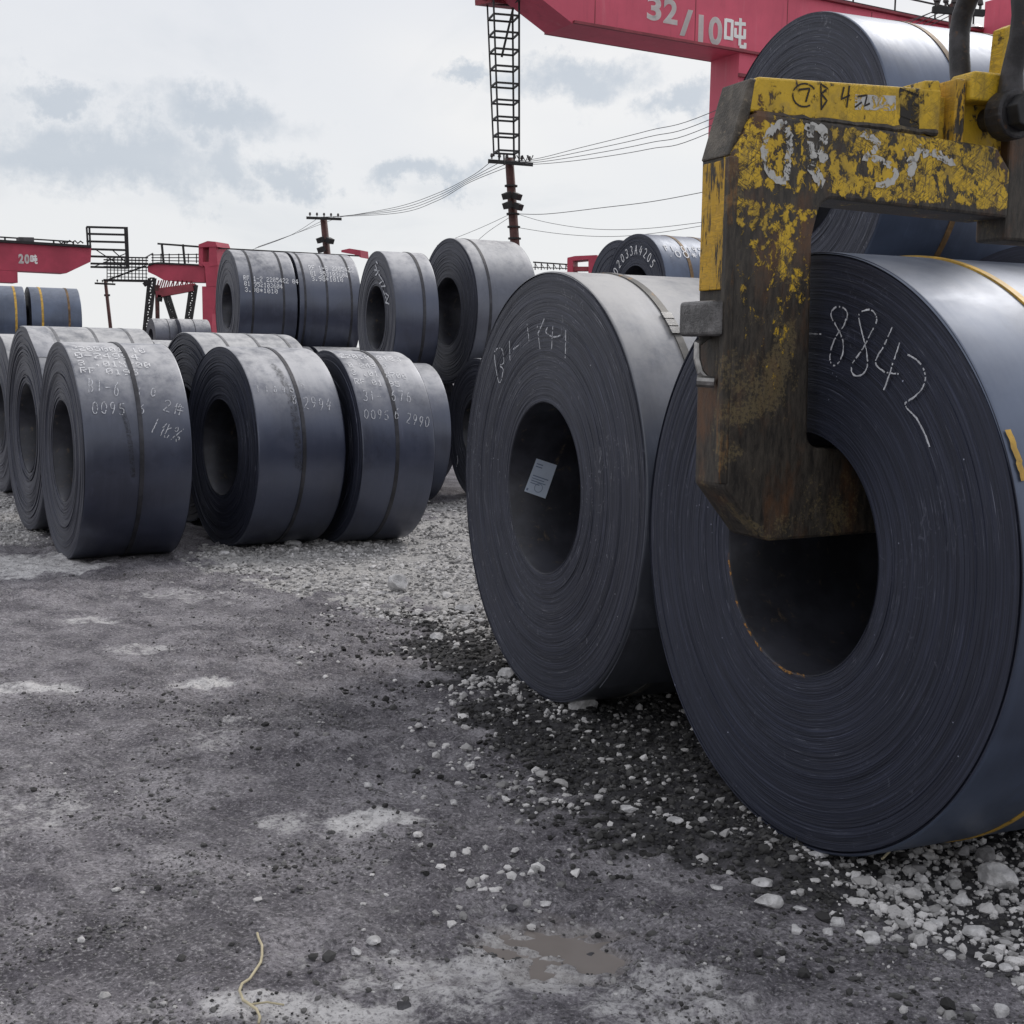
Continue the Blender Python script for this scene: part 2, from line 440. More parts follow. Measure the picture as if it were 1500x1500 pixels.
def hook_paint(name, yel, wear_lo, wear_hi, streak=False, zfade=True, bias=0.0, crk=0.85):
    """chipped yellow paint over greasy dark rusty steel; paint lasts longest high up, in hook space (x thickness, y along, z height)"""
    m, t = mat(name)
    oc = t.n('ShaderNodeTexCoord').outputs['Object']
    s = t.n('ShaderNodeSeparateXYZ', {'Vector': oc})
    sc = (26.0, 16.0, 3.6) if streak else (30.0, 30.0, 24.0)
    p = t.vmath('MULTIPLY', oc, sc)
    n1 = t.noise(p, 1.0 if not streak else 2.4, 10, 0.74, 0.35)
    n2 = t.noise(oc, 3.4, 5, 0.6, 0.5)
    n3 = t.noise(t.vmath('MULTIPLY', oc, (60, 60, 14)), 1.0, 6, 0.7)
    v = t.math('ADD', t.math('MULTIPLY', n1, 0.60), t.math('MULTIPLY', n2, 0.40))
    v = t.math('ADD', v, bias)
    if zfade:
        v = t.math('ADD', v, t.math('MULTIPLY', t.math('SUBTRACT', t.ramp(s.outputs['Z'], 1.50, 2.12), 1.0), 0.10))
        v = t.math('ADD', v, t.math('MULTIPLY', t.math('SUBTRACT', t.ramp(s.outputs['Z'], 1.15, 1.65), 1.0), 0.16))
    if zfade:
        zz = s.outputs['Z']
        for zc, hw, k in ((2.01, .030, .10), (2.235, .022, .09)):
            v = t.math('SUBTRACT', v, t.math('MULTIPLY', t.ramp(t.math('ABSOLUTE', t.math('SUBTRACT', zz, zc)), hw, .0), k))
        v = t.math('SUBTRACT', v, t.math('MULTIPLY', t.ramp(s.outputs['Y'], -.31, -.345), .06))
    paint = t.ramp(v, wear_lo, wear_hi)
    vo = t.n('ShaderNodeTexVoronoi', {'Vector': t.vmath('ADD', oc, t.vmath('MULTIPLY', t.n('ShaderNodeTexNoise', {'Vector': oc, 'Scale': 40.0, 'Detail': 4.0}).outputs['Color'], (.05, .05, .05))), 'Scale': 24.0}, feature='DISTANCE_TO_EDGE')
    crack = t.math('MULTIPLY', t.ramp(vo.outputs['Distance'], .04, .01), t.math('MULTIPLY', t.ramp(n2, .46, .60), .5))
    for rz_, sx_s in (((R(38), 0, 0), 1.0), ((R(-25), 0, 0), 1.4), ((R(80), 0, 0), 1.2)):
        mp = t.n('ShaderNodeMapping', {'Vector': oc, 'Rotation': rz_, 'Scale': (.2, .16 / sx_s, .016)}, vector_type='TEXTURE')
        ln = t.ramp(t.math('ABSOLUTE', t.math('SUBTRACT', t.noise(mp.outputs[0], 1.0, 3, .55, .2), .5)), .022, .008)
        crack = t.math('MAXIMUM', crack, t.math('MULTIPLY', ln, t.ramp(n2, .44, .54)))
    paint = t.math('MULTIPLY', paint, t.math('SUBTRACT', 1.0, t.math('MULTIPLY', crack, 0.25 if streak else crk)))
    dk = t.mix(t.ramp(n3, 0.3, 0.75), (0.022, 0.019, 0.017), (0.085, 0.072, 0.058))
    rust = t.ramp(t.noise(t.vmath('MULTIPLY', oc, (7, 7, 3)), 1.0, 7, 0.65), 0.50, 0.72)
    dk = t.mix(t.math('MULTIPLY', rust, 0.75), dk, (0.155, 0.070, 0.030))
    tan = t.ramp(t.math('MULTIPLY', t.noise(oc, 90.0, 5, 0.75), t.ramp(n2, 0.35, 0.65)), 0.36, 0.52)
    dk = t.mix(t.math('MULTIPLY', tan, 0.55), dk, (0.23, 0.175, 0.085))
    yc = t.mix(t.ramp(n2, 0.35, 0.7), tuple(x * 0.72 for x in yel), yel)
    yc = t.mix(t.math('MULTIPLY', t.ramp(n3, 0.62, 0.75), 0.5), yc, (0.12, 0.085, 0.03))
    yc = t.mix(t.math('MULTIPLY', t.ramp(t.noise(oc, 16, 7, 0.7), 0.55, 0.72), 0.5), yc, (0.28, 0.20, 0.09))
    gr = t.noise(t.vmath('MULTIPLY', oc, (6, 6, 4)), 1.0, 8, 0.72)
    yc = t.mix(t.math('MULTIPLY', t.ramp(gr, .48, .68), .55), yc, (0.17, 0.125, 0.045))
    c = t.mix(paint, dk, yc)
    bh = t.math('ADD', t.math('MULTIPLY', paint, 0.5), t.math('MULTIPLY', n3, 0.5))
    bh = t.math('ADD', bh, t.math('MULTIPLY', n1, 0.8))
    rg = t.math('ADD', 0.42, t.math('MULTIPLY', n3, 0.3))
    finish(t, c, rg, t.math('MULTIPLY', t.math('SUBTRACT', 1.0, paint), 0.25), t.bump(bh, 0.6, 0.006))
    return m


YEL = (0.80, 0.51, 0.028)
M_HOOK = hook_paint('worn_hook_paint', YEL, 0.462, 0.492)
M_HOOKY = hook_paint('fuller_hook_paint', YEL, 0.40, 0.44, zfade=False, crk=0.35)
M_HOOKS = hook_paint('streaked_hook_paint', (0.74, 0.42, 0.02), 0.45, 0.48, streak=True, zfade=False)
M_HOOKD = hook_paint('bare_hook_steel', (0.42, 0.27, 0.03), 0.60, 0.66, zfade=False)


def chipped(name, col, scale=20.0, lo=0.44, hi=0.5, under=None):
    """old hand-painted white over the same chipped paint: gaps show through as transparent"""
    m, t = mat(name)
    oc = t.n('ShaderNodeTexCoord').outputs['Object']
    n = t.noise(oc, scale, 9, 0.72, 0.6)
    a = t.ramp(n, lo, hi)
    b = t.n('ShaderNodeBsdfPrincipled', {'Roughness': 0.7})
    t.set(b.inputs['Base Color'], t.mix(t.noise(oc, 60, 5), tuple(x * .6 for x in col), col))
    tr = t.n('ShaderNodeBsdfTransparent')
    mx = t.n('ShaderNodeMixShader', {0: a, 1: tr.outputs[0], 2: b.outputs[0]})
    t.n('ShaderNodeOutputMaterial', {'Surface': mx.outputs[0]})
    return m


M_HOOKWHITE = chipped('chipped_white_paint', (0.62, 0.61, 0.58))
M_HOOKMARK = chipped('worn_black_marker', (0.03, 0.022, 0.015), 30, 0.36, 0.44)
M_RUSTRIM = chipped('orange_rust', (0.42, 0.20, 0.04), 26, 0.46, 0.6)
M_GREASE = chipped('black_grease', (0.03, 0.026, 0.022), 22, 0.36, 0.50)
M_STAIN = chipped('strap_stain', (0.05, 0.05, 0.055), 34, 0.35, 0.85)

# ------------------------------------------------------------------ lettering
DOT = {'0': '01110 10001 10011 10101 11001 10001 01110', '1': '00100 01100 00100 00100 00100 00100 01110', '2': '01110 10001 00001 00110 01000 10000 11111',
       '3': '01110 10001 00001 00110 00001 10001 01110', '4': '00010 00110 01010 10010 11111 00010 00010', '5': '11111 10000 11110 00001 00001 10001 01110',
       '6': '00110 01000 10000 11110 10001 10001 01110', '7': '11111 00001 00010 00100 01000 01000 01000', '8': '01110 10001 10001 01110 10001 10001 01110',
       '9': '01110 10001 10001 01111 00001 00010 01100', '-': '00000 00000 00000 11111 00000 00000 00000', '.': '00000 00000 00000 00000 00000 01100 01100',
       'X': '10001 10001 01010 00100 01010 10001 10001', 'R': '11110 10001 10001 11110 10100 10010 10001', 'F': '11111 10000 10000 11110 10000 10000 10000',
       '*': '00000 00100 10101 01110 10101 00100 00000', '+': '00000 00100 00100 11111 00100 00100 00000', 'P': '11110 10001 10001 11110 10000 10000 10000'}


def arc(cx, cy, rx, ry, a0, a1, n=9):
    return [(cx + rx * math.cos(R(a0 + (a1 - a0) * i / n)), cy + ry * math.sin(R(a0 + (a1 - a0) * i / n))) for i in range(n + 1)]


STR = {'0': [arc(.5, .5, .36, .5, 90, 450, 14)], '1': [[(.5, 1), (.48, .5), (.5, 0)]],
       '2': [arc(.48, .74, .34, .26, 160, -40, 8) + [(.2, .06), (.9, 0)]],
       '3': [arc(.45, .75, .34, .25, 140, -80, 8) + arc(.45, .25, .38, .25, 80, -150, 8)],
       '4': [[(.55, 1), (.15, .42), (.35, .3), (.9, .42)], [(.8, .75), (.55, 0)]],
       '5': [[(.85, 1), (.3, .95), (.22, .58)] + arc(.45, .3, .36, .3, 110, -140, 9)],
       '6': [[(.7, 1), (.35, .7)] + arc(.48, .28, .3, .28, 150, 500, 12)],
       '7': [[(.12, .95), (.85, 1), (.4, 0)]],
       '8': [[(.82, .88)] + arc(.5, .78, .3, .22, 30, 250, 8) + arc(.48, .26, .3, .27, 70, -250, 12) + [(.82, .88)]],
       '9': [arc(.48, .72, .3, .28, 20, 380, 12) + [(.74, .4), (.45, 0)]],
       '-': [[(.1, .48), (.85, .52)]], 'B': [[(.2, 1), (.2, 0)], [(.2, 1)] + arc(.3, .76, .45, .24, 80, -80, 6) + arc(.3, .26, .5, .26, 80, -80, 6) + [(.2, 0)]],
       'X': [[(.15, 1), (.85, 0)], [(.85, 1), (.15, 0)]], 'A': [[(.1, 0), (.5, 1), (.9, 0)], [(.25, .4), (.75, .4)]],
       'P': [[(.2, 0), (.2, 1)] + arc(.3, .74, .48, .26, 85, -85, 6) + [(.2, .48)]], 'R': [[(.2, 0), (.2, 1)] + arc(.3, .74, .45, .26, 85, -85, 6) + [(.2, .48), (.85, 0)]],
       'Y': [[(.1, 1), (.5, .5), (.9, 1)], [(.5, .5), (.45, 0)]], 'K': [[(.2, 1), (.2, 0)], [(.85, 1), (.25, .45), (.85, 0)]], '/': [[(.1, 0), (.9, 1)]],
       '%': [[(.1, 0), (.9, 1)], arc(.22, .8, .16, .18, 0, 360, 8), arc(.78, .2, .16, .18, 0, 360, 8)], '.': [[(.45, .05), (.55, .0)]],
       '件': [[(.3, 1), (.05, .6)], [(.22, .75), (.22, 0)], [(.55, .95), (.42, .6)], [(.4, .72), (.95, .72)], [(.35, .4), (1, .4)], [(.68, 1), (.68, 0)]],
       '化': [[(.3, 1), (.05, .55)], [(.2, .7), (.2, 0)], [(.9, .8), (.5, .5)], [(.55, .95), (.55, .15), (.65, .03), (.95, .05), (.98, .25)]],
       '公': [[(.4, 1), (.05, .55)], [(.6, 1), (.95, .6)], [(.5, .6), (.2, .1), (.8, .15)], [(.7, .35), (.9, 0)]], ' ': [], 'O': [arc(.5, .5, .36, .5, 90, 450, 14)], 'S': [arc(.5, .75, .35, .25, 20, 260, 8) + arc(.5, .25, .35, .25, 80, -160, 8)], '+': [[(.1, .5), (.9, .5)], [(.5, .9), (.5, .1)]], '*': [[(.1, .5), (.9, .5)], [(.3, .85), (.7, .15)], [(.7, .85), (.3, .15)]]}


def smooth(pts, n=5):
    o = []
    for i in range(len(pts) - 1):
        p0, p1, p2, p3 = pts[max(i - 1, 0)], pts[i], pts[i + 1], pts[min(i + 2, len(pts) - 1)]
        for k in range(n):
            t = k / n
            o.append(tuple(.5 * ((2 * p1[j]) + (p2[j] - p0[j]) * t + (2 * p0[j] - 5 * p1[j] + 4 * p2[j] - p3[j]) * t * t + (3 * p1[j] - p0[j] - 3 * p2[j] + p3[j]) * t ** 3) for j in (0, 1)))
    return o + [pts[-1]]


class Ink:
    """flat strokes and dots laid on a surface given by a mapping (s, t) -> local point"""
    def __init__(s, fmap):
        s.f, s.V, s.Q = fmap, [], []

    def quad(s, pts):
        i = len(s.V)
        s.V += [s.f(*p) for p in pts]
        s.Q.append((i, i + 1, i + 2, i + 3))

    def stroke(s, pts, w, step=0.012, skip=0.0, jit=0.0, rng=random):
        dense = []
        for (x0, y0), (x1, y1) in zip(pts[:-1], pts[1:]):
            L = math.hypot(x1 - x0, y1 - y0)
            n = max(1, int(L / step))
            dense += [(x0 + (x1 - x0) * k / n, y0 + (y1 - y0) * k / n) for k in range(n)]
        dense.append(pts[-1])
        dense = [(x + rng.gauss(0, jit), y + rng.gauss(0, jit)) for x, y in dense]
        L = []
        for i, (x, y) in enumerate(dense):
            ax, ay = dense[max(i - 1, 0)]
            bx, by = dense[min(i + 1, len(dense) - 1)]
            d = math.hypot(bx - ax, by - ay) or 1
            nx, ny = -(by - ay) / d * w / 2, (bx - ax) / d * w / 2
            k = 1 if skip == 0 else rng.uniform(.55, 1.25)
            L.append(((x + nx * k, y + ny * k), (x - nx * k, y - ny * k)))
        for a, b in zip(L[:-1], L[1:]):
            if rng.random() >= skip:
                s.quad((a[0], a[1], b[1], b[0]))

    def line(s, text, p0, p1, h, w, mode='chalk', skip=0.12, slant=0.12, jit=0.0, wide=0.78):
        """text run from p0 to p1 (baseline), letters h high"""
        ux, uy = p1[0] - p0[0], p1[1] - p0[1]
        L = math.hypot(ux, uy)
        ux, uy = ux / L, uy / L
        vx, vy = -uy, ux
        adv = L / len(text)
        for i, ch in enumerate(text):
            if mode == 'dot':
                if ch == ' ':
                    continue
                cw, chh = adv * wide / 5, h / 7
                for r_, row in enumerate(DOT[ch].split()):
                    for c_, b in enumerate(row):
                        if b == '1' and random.random() > skip:
                            x, y = i * adv + (c_ + .5) * cw, (6.5 - r_) * chh
                            a, e = cw * w, chh * w
                            s.quad([(p0[0] + ux * X + vx * Y, p0[1] + uy * X + vy * Y) for X, Y in
                                    ((x - a, y - e), (x + a, y - e), (x + a, y + e), (x - a, y + e))])
            else:
                dy = random.uniform(-.06, .06) * h if skip else 0
                for st in STR[ch]:
                    pts = []
                    for x, y in st:
                        X = i * adv + (x * wide + slant * y) * adv
                        Y = y * h + dy
                        pts.append((p0[0] + ux * X + vx * Y, p0[1] + uy * X + vy * Y))
                    s.stroke(pts, w, skip=skip, jit=jit, step=max(0.006, h / 14))

    def make(s, name, m, parent, loc=(0, 0, 0), kind='stuff'):
        if not s.Q:
            return None
        return tag(from_np(name, np.array(s.V), np.array(s.Q), m, parent, loc), kind=kind)


# ------------------------------------------------------------------ steel coils
class Coil:
    """local frame: origin on the ground under the front face, +Y along the axis to the back, +X sideways; parts are centred on the axis"""
    def __init__(c, x, y, z, yaw, Rr, r, w, label, group=None, seg=96, nr=46, amp=0.0025, side=M_SIDE, edge=M_EDGE, straps=(), strap_mat=M_STRAP,
                 seed=1, sw=0.032, lip=0.0, tele=0.0, lap=None, seal=None, sth=0.0025, inset=0.0):
        c.p = (x, y, z, yaw, Rr, r, w)
        c.R, c.r, c.w = Rr, r, w
        rng = np.random.RandomState(seed)
        c.root = thing('steel_coil', label, 'steel coil', (x, y, z - Rr), -yaw, group)
        th = np.linspace(0, 2 * np.pi, seg, endpoint=False)
        cs, sn = np.sin(th), np.cos(th)
        Z0 = (0, 0, Rr)
        # wrapped outside, with a very slightly uneven radius and rounded rims
        wob = 1 + 0.0012 * np.sin(2 * th + seed) + 0.0008 * np.sin(5 * th + 2 * seed)
        lapa = (seed * 1.7) % 6.28 if lap is None else lap
        spiral = ((th - lapa) % (2 * np.pi)) / (2 * np.pi)
        rad = (Rr - 0.0045 * spiral) * wob
        ys = [0.0, 0.004, 0.012] + [w * k / 8 for k in range(1, 8)] + [w - 0.012, w - 0.004, w]
        dr = [-0.006, -0.0015, 0] + [0] * 7 + [0, -0.0015, -0.006]
        V = np.concatenate([np.stack([cs * (rad + d), np.full(seg, yy) + (0.004 * np.sin(3 * th + seed) if k in (0, 1, 2) else 0), sn * (rad + d)], 1) for k, (yy, d) in enumerate(zip(ys, dr))])
        c.quads = lambda n, s_: np.concatenate([np.stack([np.arange(s_) + i * s_, (np.arange(s_) + 1) % s_ + i * s_, (np.arange(s_) + 1) % s_ + (i + 1) * s_, np.arange(s_) + (i + 1) * s_], 1) for i in range(n - 1)])
        o = from_np('outer_wrap', V, c.quads(len(ys), seg), side, c.root, Z0, smooth=True)
        # wound ends
        for sgn in (0, 1):
            n_ = nr if sgn == 0 else max(6, nr // 4)
            rr = np.linspace(Rr - 0.004, r, n_)
            st = rng.normal(0, amp, n_)
            prof = st + tele * np.linspace(0, 1, n_) ** 2 + inset
            prof[0] = 0.0
            if lip > 0 and n_ > 12:
                prof[1] = 0.001
                prof[2] += lip
                prof[3] += lip * 0.4
            prof = np.clip(prof, -0.004, 0.2)
            rings = []
            for k in range(n_):
                jag = (min(0.0008, amp * .6) if amp > .001 else 0) * np.sin(th * (3 + k % 5) + k * 1.9) if sgn == 0 else 0
                base = prof[k] + jag
                if sgn == 0 and n_ > 100 and k > 3 and rng.rand() < 0.16:
                    base = base - rng.uniform(.0008, .0032) * np.exp(-((np.mod(th - rng.uniform(0, 6.28) + np.pi, 2 * np.pi) - np.pi) / rng.uniform(.08, .7)) ** 2)
                yv = base if sgn == 0 else w - np.abs(base)
                # each ring drawn as a flat lap and a riser to the next
                rings.append((rr[k], yv))
            Vs = []
            for k in range(n_):
                r0 = rr[k]
                r1 = rr[k + 1] if k + 1 < n_ else rr[k]
                for q in ((r0,), (r0 + (r1 - r0) * 0.82,)) if k + 1 < n_ else ((r0,),):
                    rad_ = q[0] * (wob if k < 2 else 1)
                    Vs.append(np.stack([cs * rad_, np.zeros(seg) + rings[k][1], sn * rad_], 1))
            from_np('end_face', np.concatenate(Vs), c.quads(len(Vs), seg), edge, c.root, Z0, smooth=False, flip=(sgn == 1))
        # bore with an inner lap
        fr = prof_in = float(np.clip(tele + inset, 0, 0.2))
        spi = r - 0.004 * spiral
        Vb = np.concatenate([np.stack([cs * (spi + d), np.full(seg, yy), sn * (spi + d)], 1) for yy, d in ((fr - 0.003, 0.006), (fr + 0.004, 0.0), (w * .33, 0), (w * .66, 0), (w - 0.004, 0), (w + .001, 0.006))])
        from_np('bore', Vb, c.quads(6, seg), M_BORE, c.root, Z0, smooth=True, flip=True)
        for k, s_ in enumerate(straps):
            off, sm, wd = s_ if isinstance(s_, tuple) else (s_, strap_mat, sw)
            ro, ri = Rr + sth, Rr - 0.008
            wv = 0.004 * np.sin(2 * th + k)
            Vt = np.concatenate([np.stack([cs * q * wob, off + wv + dy, sn * q * wob], 1) for q, dy in ((ri, -wd / 2), (ro, -wd / 2), (ro, wd / 2), (ri, wd / 2))])
            so = from_np('steel_strap', Vt, c.quads(4, seg), sm, c.root, Z0)
            if seal is not None and seal[0] == k:
                a = seal[1]
                bm = bmesh.new()
                for j in (-1, 0, 1):
                    ang = a + j * 0.045 / Rr
                    ce = Vector((math.sin(ang) * (Rr + .006), off, math.cos(ang) * (Rr + .006)))
                    tg = Vector((math.cos(ang), 0, -math.sin(ang)))
                    bar(bm, ce - tg * .02, ce + tg * .02, wd + .012, .008, up=Vector((math.sin(ang), 0, math.cos(ang))))
                from_bm('strap_seal', bm, M_SEAL, so)

    # pixel of the photograph -> coordinates on this coil
    def local_ray(c, px, py):
        x, y, z, yaw = c.p[:4]
        a = np.array([math.sin(yaw), math.cos(yaw), 0])
        l = np.array([math.cos(yaw), -math.sin(yaw), 0])
        o = CAM - np.array([x, y, z])
        d = ray(px, py)
        B = np.stack([l, a, [0, 0, 1]])
        return B @ o, B @ d

    def face(c, px, py):
        o, d = c.local_ray(px, py)
        t = -o[1] / d[1]
        q = o + d * t
        return (float(q[0]), float(q[2]))

    def side(c, px, py):
        o, d = c.local_ray(px, py)
        A_, B_, C_ = d[0] ** 2 + d[2] ** 2, 2 * (o[0] * d[0] + o[2] * d[2]), o[0] ** 2 + o[2] ** 2 - c.R ** 2
        q = max(B_ * B_ - 4 * A_ * C_, 0)
        t = (-B_ - math.sqrt(q)) / (2 * A_)
        p = o + d * t
        return (float(p[1]), float(-c.R * math.atan2(p[0], p[2])))

    def ink_face(c, lift=0.007):
        return Ink(lambda s, t: (s, -lift, t))

    def ink_side(c, lift=0.003):
        Rr = c.R + lift
        return Ink(lambda s, t: (math.sin(-t / c.R) * Rr, s, math.cos(-t / c.R) * Rr))

    def mark(c, ink, name, m):
        return ink.make(name, m, c.root, (0, 0, c.R))


G_FRONT = 'big steel coils in the right hand row'
G_LEFT = 'narrow steel coils in the left hand row'
G_UP = 'coils stacked on the second layer'
G_LOW = 'lower coils carrying the stack'

# --- right hand row
cA = Coil(0.9069, 4.098, 0.9268, 1.1512, 0.939, 0.3849, 1.3, 'largest steel coil, 8842 chalked on its end, yellow hook arm in its bore', G_FRONT,
          seg=224, nr=190, amp=0.0004, side=M_SIDE_BLUE, edge=M_EDGE_DARK, straps=((0.36, M_STRAP_Y, 0.026), (0.9, M_STRAP_Y, 0.026)), seed=3, lip=0.02, lap=2.0)
cB = Coil(0.1366, 5.849, 0.9525, 1.1661, 0.9627, 0.3835, 1.3, 'big dusty topped coil with a paper label inside its bore', G_FRONT,
          seg=224, nr=190, amp=0.0005, side=M_SIDE_DUST_GLARE, edge=M_EDGE_SCRATCH, straps=((0.27, M_STRAP_B, 0.034), (0.92, M_STRAP, 0.034)), seed=5, lip=0.008, seal=(0, 0.72), lap=1.9)
for c_, lb in ((cA, 'unseen coil added to shade the largest coil bore'), (cB, 'unseen coil added to shade the labelled coil bore')):  # unseen coils, added to stop light coming through the two open bores
    x, y, z, yaw, Rr, r, w = c_.p
    Coil(x + math.sin(yaw) * 1.34, y + math.cos(yaw) * 1.34, 0.90, yaw, 0.905, 0.16, 0.45, lb, G_FRONT, seg=64, nr=10, seed=7 + len(lb), edge=M_EDGE_DARK)
# --- left hand row
cC = Coil(-3.3965, 9.7865, 0.7944, 1.0415, 0.8151, 0.3757, 0.765, 'front left coil stencilled RF 0195 above chalk numbers', G_LEFT,
          seg=128, nr=60, amp=0.0022, straps=((0.40, M_STRAP, 0.03),), seed=9, sth=0.005, tele=0.02)
cD = Coil(-4.2203, 11.2869, 0.8741, 1.0281, 0.8795, 0.377, 1.0, 'coil with a bent outer edge just behind the RF 0195 coil', G_LEFT,
          seg=128, nr=46, amp=0.005, straps=(0.2, 0.52, 0.82), strap_mat=M_STRAP_L, sw=0.022, side=M_SIDE_GREY, seed=11, tele=0.03)
cE = Coil(-2.3536, 10.4964, 0.7936, 0.9852, 0.805, 0.3833, 0.72, 'middle coil with 2994 chalked beside a dark strap stain', G_LEFT,
          seg=128, nr=60, amp=0.0025, straps=((0.37, M_STRAP, 0.03),), seed=13, edge=M_EDGE_DARK, side=M_SIDE)
cF = Coil(-1.5664, 10.854, 0.788, 1.0512, 0.7974, 0.37, 0.63, 'narrow coil stencilled RF 01 95 and chalked 2990, right end of the left row', G_LEFT,
          seg=128, nr=30, amp=0.0025, straps=(0.30,), seed=15, edge=M_EDGE_DARK)
cG = Coil(-3.02, 12.03, 0.865, 1.0, 0.872, 0.37, 0.98, 'pale topped coil standing behind the 2994 coil', G_LEFT,
          seg=96, nr=46, amp=0.005, straps=(0.25, 0.55, 0.85), strap_mat=M_STRAP_L, sw=0.022, side=M_SIDE_GREY, seed=17, edge=M_EDGE_DARK)
cRR = Coil(-5.6463, 14.3436, 0.8606, 1.029, 0.8692, 0.37, 1.0, 'coil cut off by the left edge of the photo, beside the bent edged coil', G_LEFT,
           seg=96, nr=30, amp=0.004, straps=(0.3, 0.7), side=M_SIDE_GREY, seed=19)
cG2 = Coil(-4.55, 13.75, 0.84, 1.0, 0.845, 0.37, 1.4, 'low coil showing only its pale top in the gap left of the pale topped coil', G_LEFT,
           seg=96, nr=16, amp=0.003, straps=(0.7,), side=M_SIDE_GREY, seed=21)
# --- second layer in the middle
cH1 = Coil(-4.347, 19.94, 2.286, 1.1398, 0.834, 0.332, 0.86, 'upper coil at the left end of the stack, stencilled 952103604', G_UP,
           seg=96, nr=30, amp=0.003, straps=(0.2, 0.66), seed=23)
cH2 = Coil(-4.347 + 0.909 * 0.90, 19.94 + 0.418 * 0.90, 2.286, 1.1398, 0.834, 0.332, 0.95, 'upper coil end to end with the leftmost stacked coil, stencilled 953103604', G_UP,
           seg=96, nr=20, amp=0.003, straps=(0.08, 0.42, 0.8), seed=25)
cH3 = Coil(-1.5721, 14.8863, 1.9838, 1.1711, 0.7392, 0.3507, 0.5, 'narrow upper coil with chalk scrawl curving round its end', G_UP,
           seg=112, nr=40, amp=0.003, straps=(0.33,), seed=27)
cH4 = Coil(-0.7892, 15.3384, 2.0817, 1.1051, 0.8379, 0.3814, 0.76, 'topmost grey coil leaning over the low coil beside the labelled coil', G_UP,
           seg=128, nr=44, amp=0.0025, straps=(0.16, ), seed=29, side=M_SIDE_GREY)
cJ = Coil(-1.88, 15.74, 0.745, 1.083, 0.7505, 0.37, 1.0, 'dark low coil under the stack, seen past the right end of the left row', G_LOW, seg=96, nr=20, seed=31)
cK = Coil(-0.42, 14.47, 0.77, 1.1121, 0.7753, 0.34, 1.2, 'low coil whose end is half hidden by the labelled coil', G_LOW, seg=112, nr=40, seed=33, edge=M_EDGE, side=M_SIDE_GREY)
cK2 = Coil(-1.46, 13.95, 0.74, 1.1121, 0.745, 0.34, 0.55, 'low coil hidden behind the narrow 2990 coil', G_LOW, seg=64, nr=10, seed=35)


def pair_under(c, rs, n0, lab, off=0.1, w=None):
    x, y, z, yaw, Rr, r, w0 = c.p
    l = (math.cos(yaw), -math.sin(yaw))
    a = (math.sin(yaw), math.cos(yaw))
    for k, s in enumerate((1, -1)):
        d = s * (rs + 0.005)
        Coil(x + l[0] * d + a[0] * off, y + l[1] * d + a[1] * off, rs - 0.008, yaw, rs, 0.36, w or w0, lab[k], G_LOW, seg=64, nr=8, seed=n0 + k, side=M_SIDE_GREY)


pair_under(cH1, 0.85, 41, ('low coil under the left end of the stack, nearer one', 'low coil under the left end of the stack, farther one'), 0.0, 1.0)
pair_under(cH2, 0.85, 45, ('low coil under the 953103604 coil, nearer one', 'low coil under the 953103604 coil, farther one'), 0.16, 0.78)
# --- big coil on top at the right
cL = Coil(1.450, 6.9436, 2.545, 1.1655, 0.757, 0.3841, 1.12, 'bright blue grey coil lying on top behind the yellow hook', G_UP,
          seg=224, nr=130, amp=0.0005, side=M_SIDE_BLUE, edge=M_EDGE_SCRATCH, straps=((0.44, M_STRAP_R, 0.032), (0.98, M_STRAP_R, 0.032)), seed=51)
_l = (math.cos(1.1655), -math.sin(1.1655)); _a = (math.sin(1.1655), math.cos(1.1655))
for k, s in enumerate((1, -1)):
    d = s * 1.06
    Coil(1.4699 + _l[0] * d + _a[0] * 0.55, 6.9436 + _l[1] * d + _a[1] * 0.55, 1.05, 1.1655, 1.05, 0.38, 1.0,
         ('low coil under the bright blue grey coil, nearer one', 'low coil under the bright blue grey coil, farther one')[k], G_LOW, seg=64, nr=8, seed=53 + k)
# --- far stack at the right
cN = Coil(1.66, 18.5165, 2.4896, 1.0979, 0.8206, 0.3825, 1.2, 'far upper coil with white number 202033A4205 round its dark end', G_UP,
          seg=96, nr=30, amp=0.002, edge=M_EDGE_DARK, straps=((0.42, M_STRAP_R, 0.05), (0.85, M_STRAP_R, 0.05)), side=M_SIDE_BLUE, seed=57)
cN2 = Coil(1.53, 20.35, 2.56, 1.1, 0.83, 0.37, 1.0, 'dark far upper coil peeping out left of the 202033A4205 coil', G_UP, seg=96, nr=16, edge=M_EDGE_DARK, seed=59)
pair_under(cN, 0.92, 61, ('low coil under the 202033A4205 coil, nearer one', 'low coil under the 202033A4205 coil, farther one'), 0.05)
# --- far blue pair at the left edge
cP2 = Coil(-11.60, 31.3954, 2.2994, 1.0905, 0.7983, 0.37, 1.12, 'far blue coil with two orange straps, right one of the pair at the left edge', G_UP,
           seg=64, nr=12, straps=((0.24, M_STRAP_Y, 0.05), (0.84, M_STRAP_R, 0.05)), side=M_SIDE_BLUE, edge=M_EDGE_DARK, seed=63)
cP1 = Coil(-11.60 - 0.887 * 1.27, 31.3954 - 0.462 * 1.27, 2.2994, 1.0905, 0.7983, 0.37, 1.15, 'far blue coil cut by the left edge, orange strap near its right end', G_UP,
           seg=64, nr=12, straps=((0.35, M_STRAP_Y, 0.05), (0.93, M_STRAP_Y, 0.05)), side=M_SIDE_BLUE, edge=M_EDGE_DARK, seed=65)
pair_under(cP2, 0.85, 67, ('low coil under the far blue coils, nearer right one', 'low coil under the far blue coils, farther right one'))
pair_under(cP1, 0.85, 69, ('low coil under the far blue coils, nearer left one', 'low coil under the far blue coils, farther left one'))
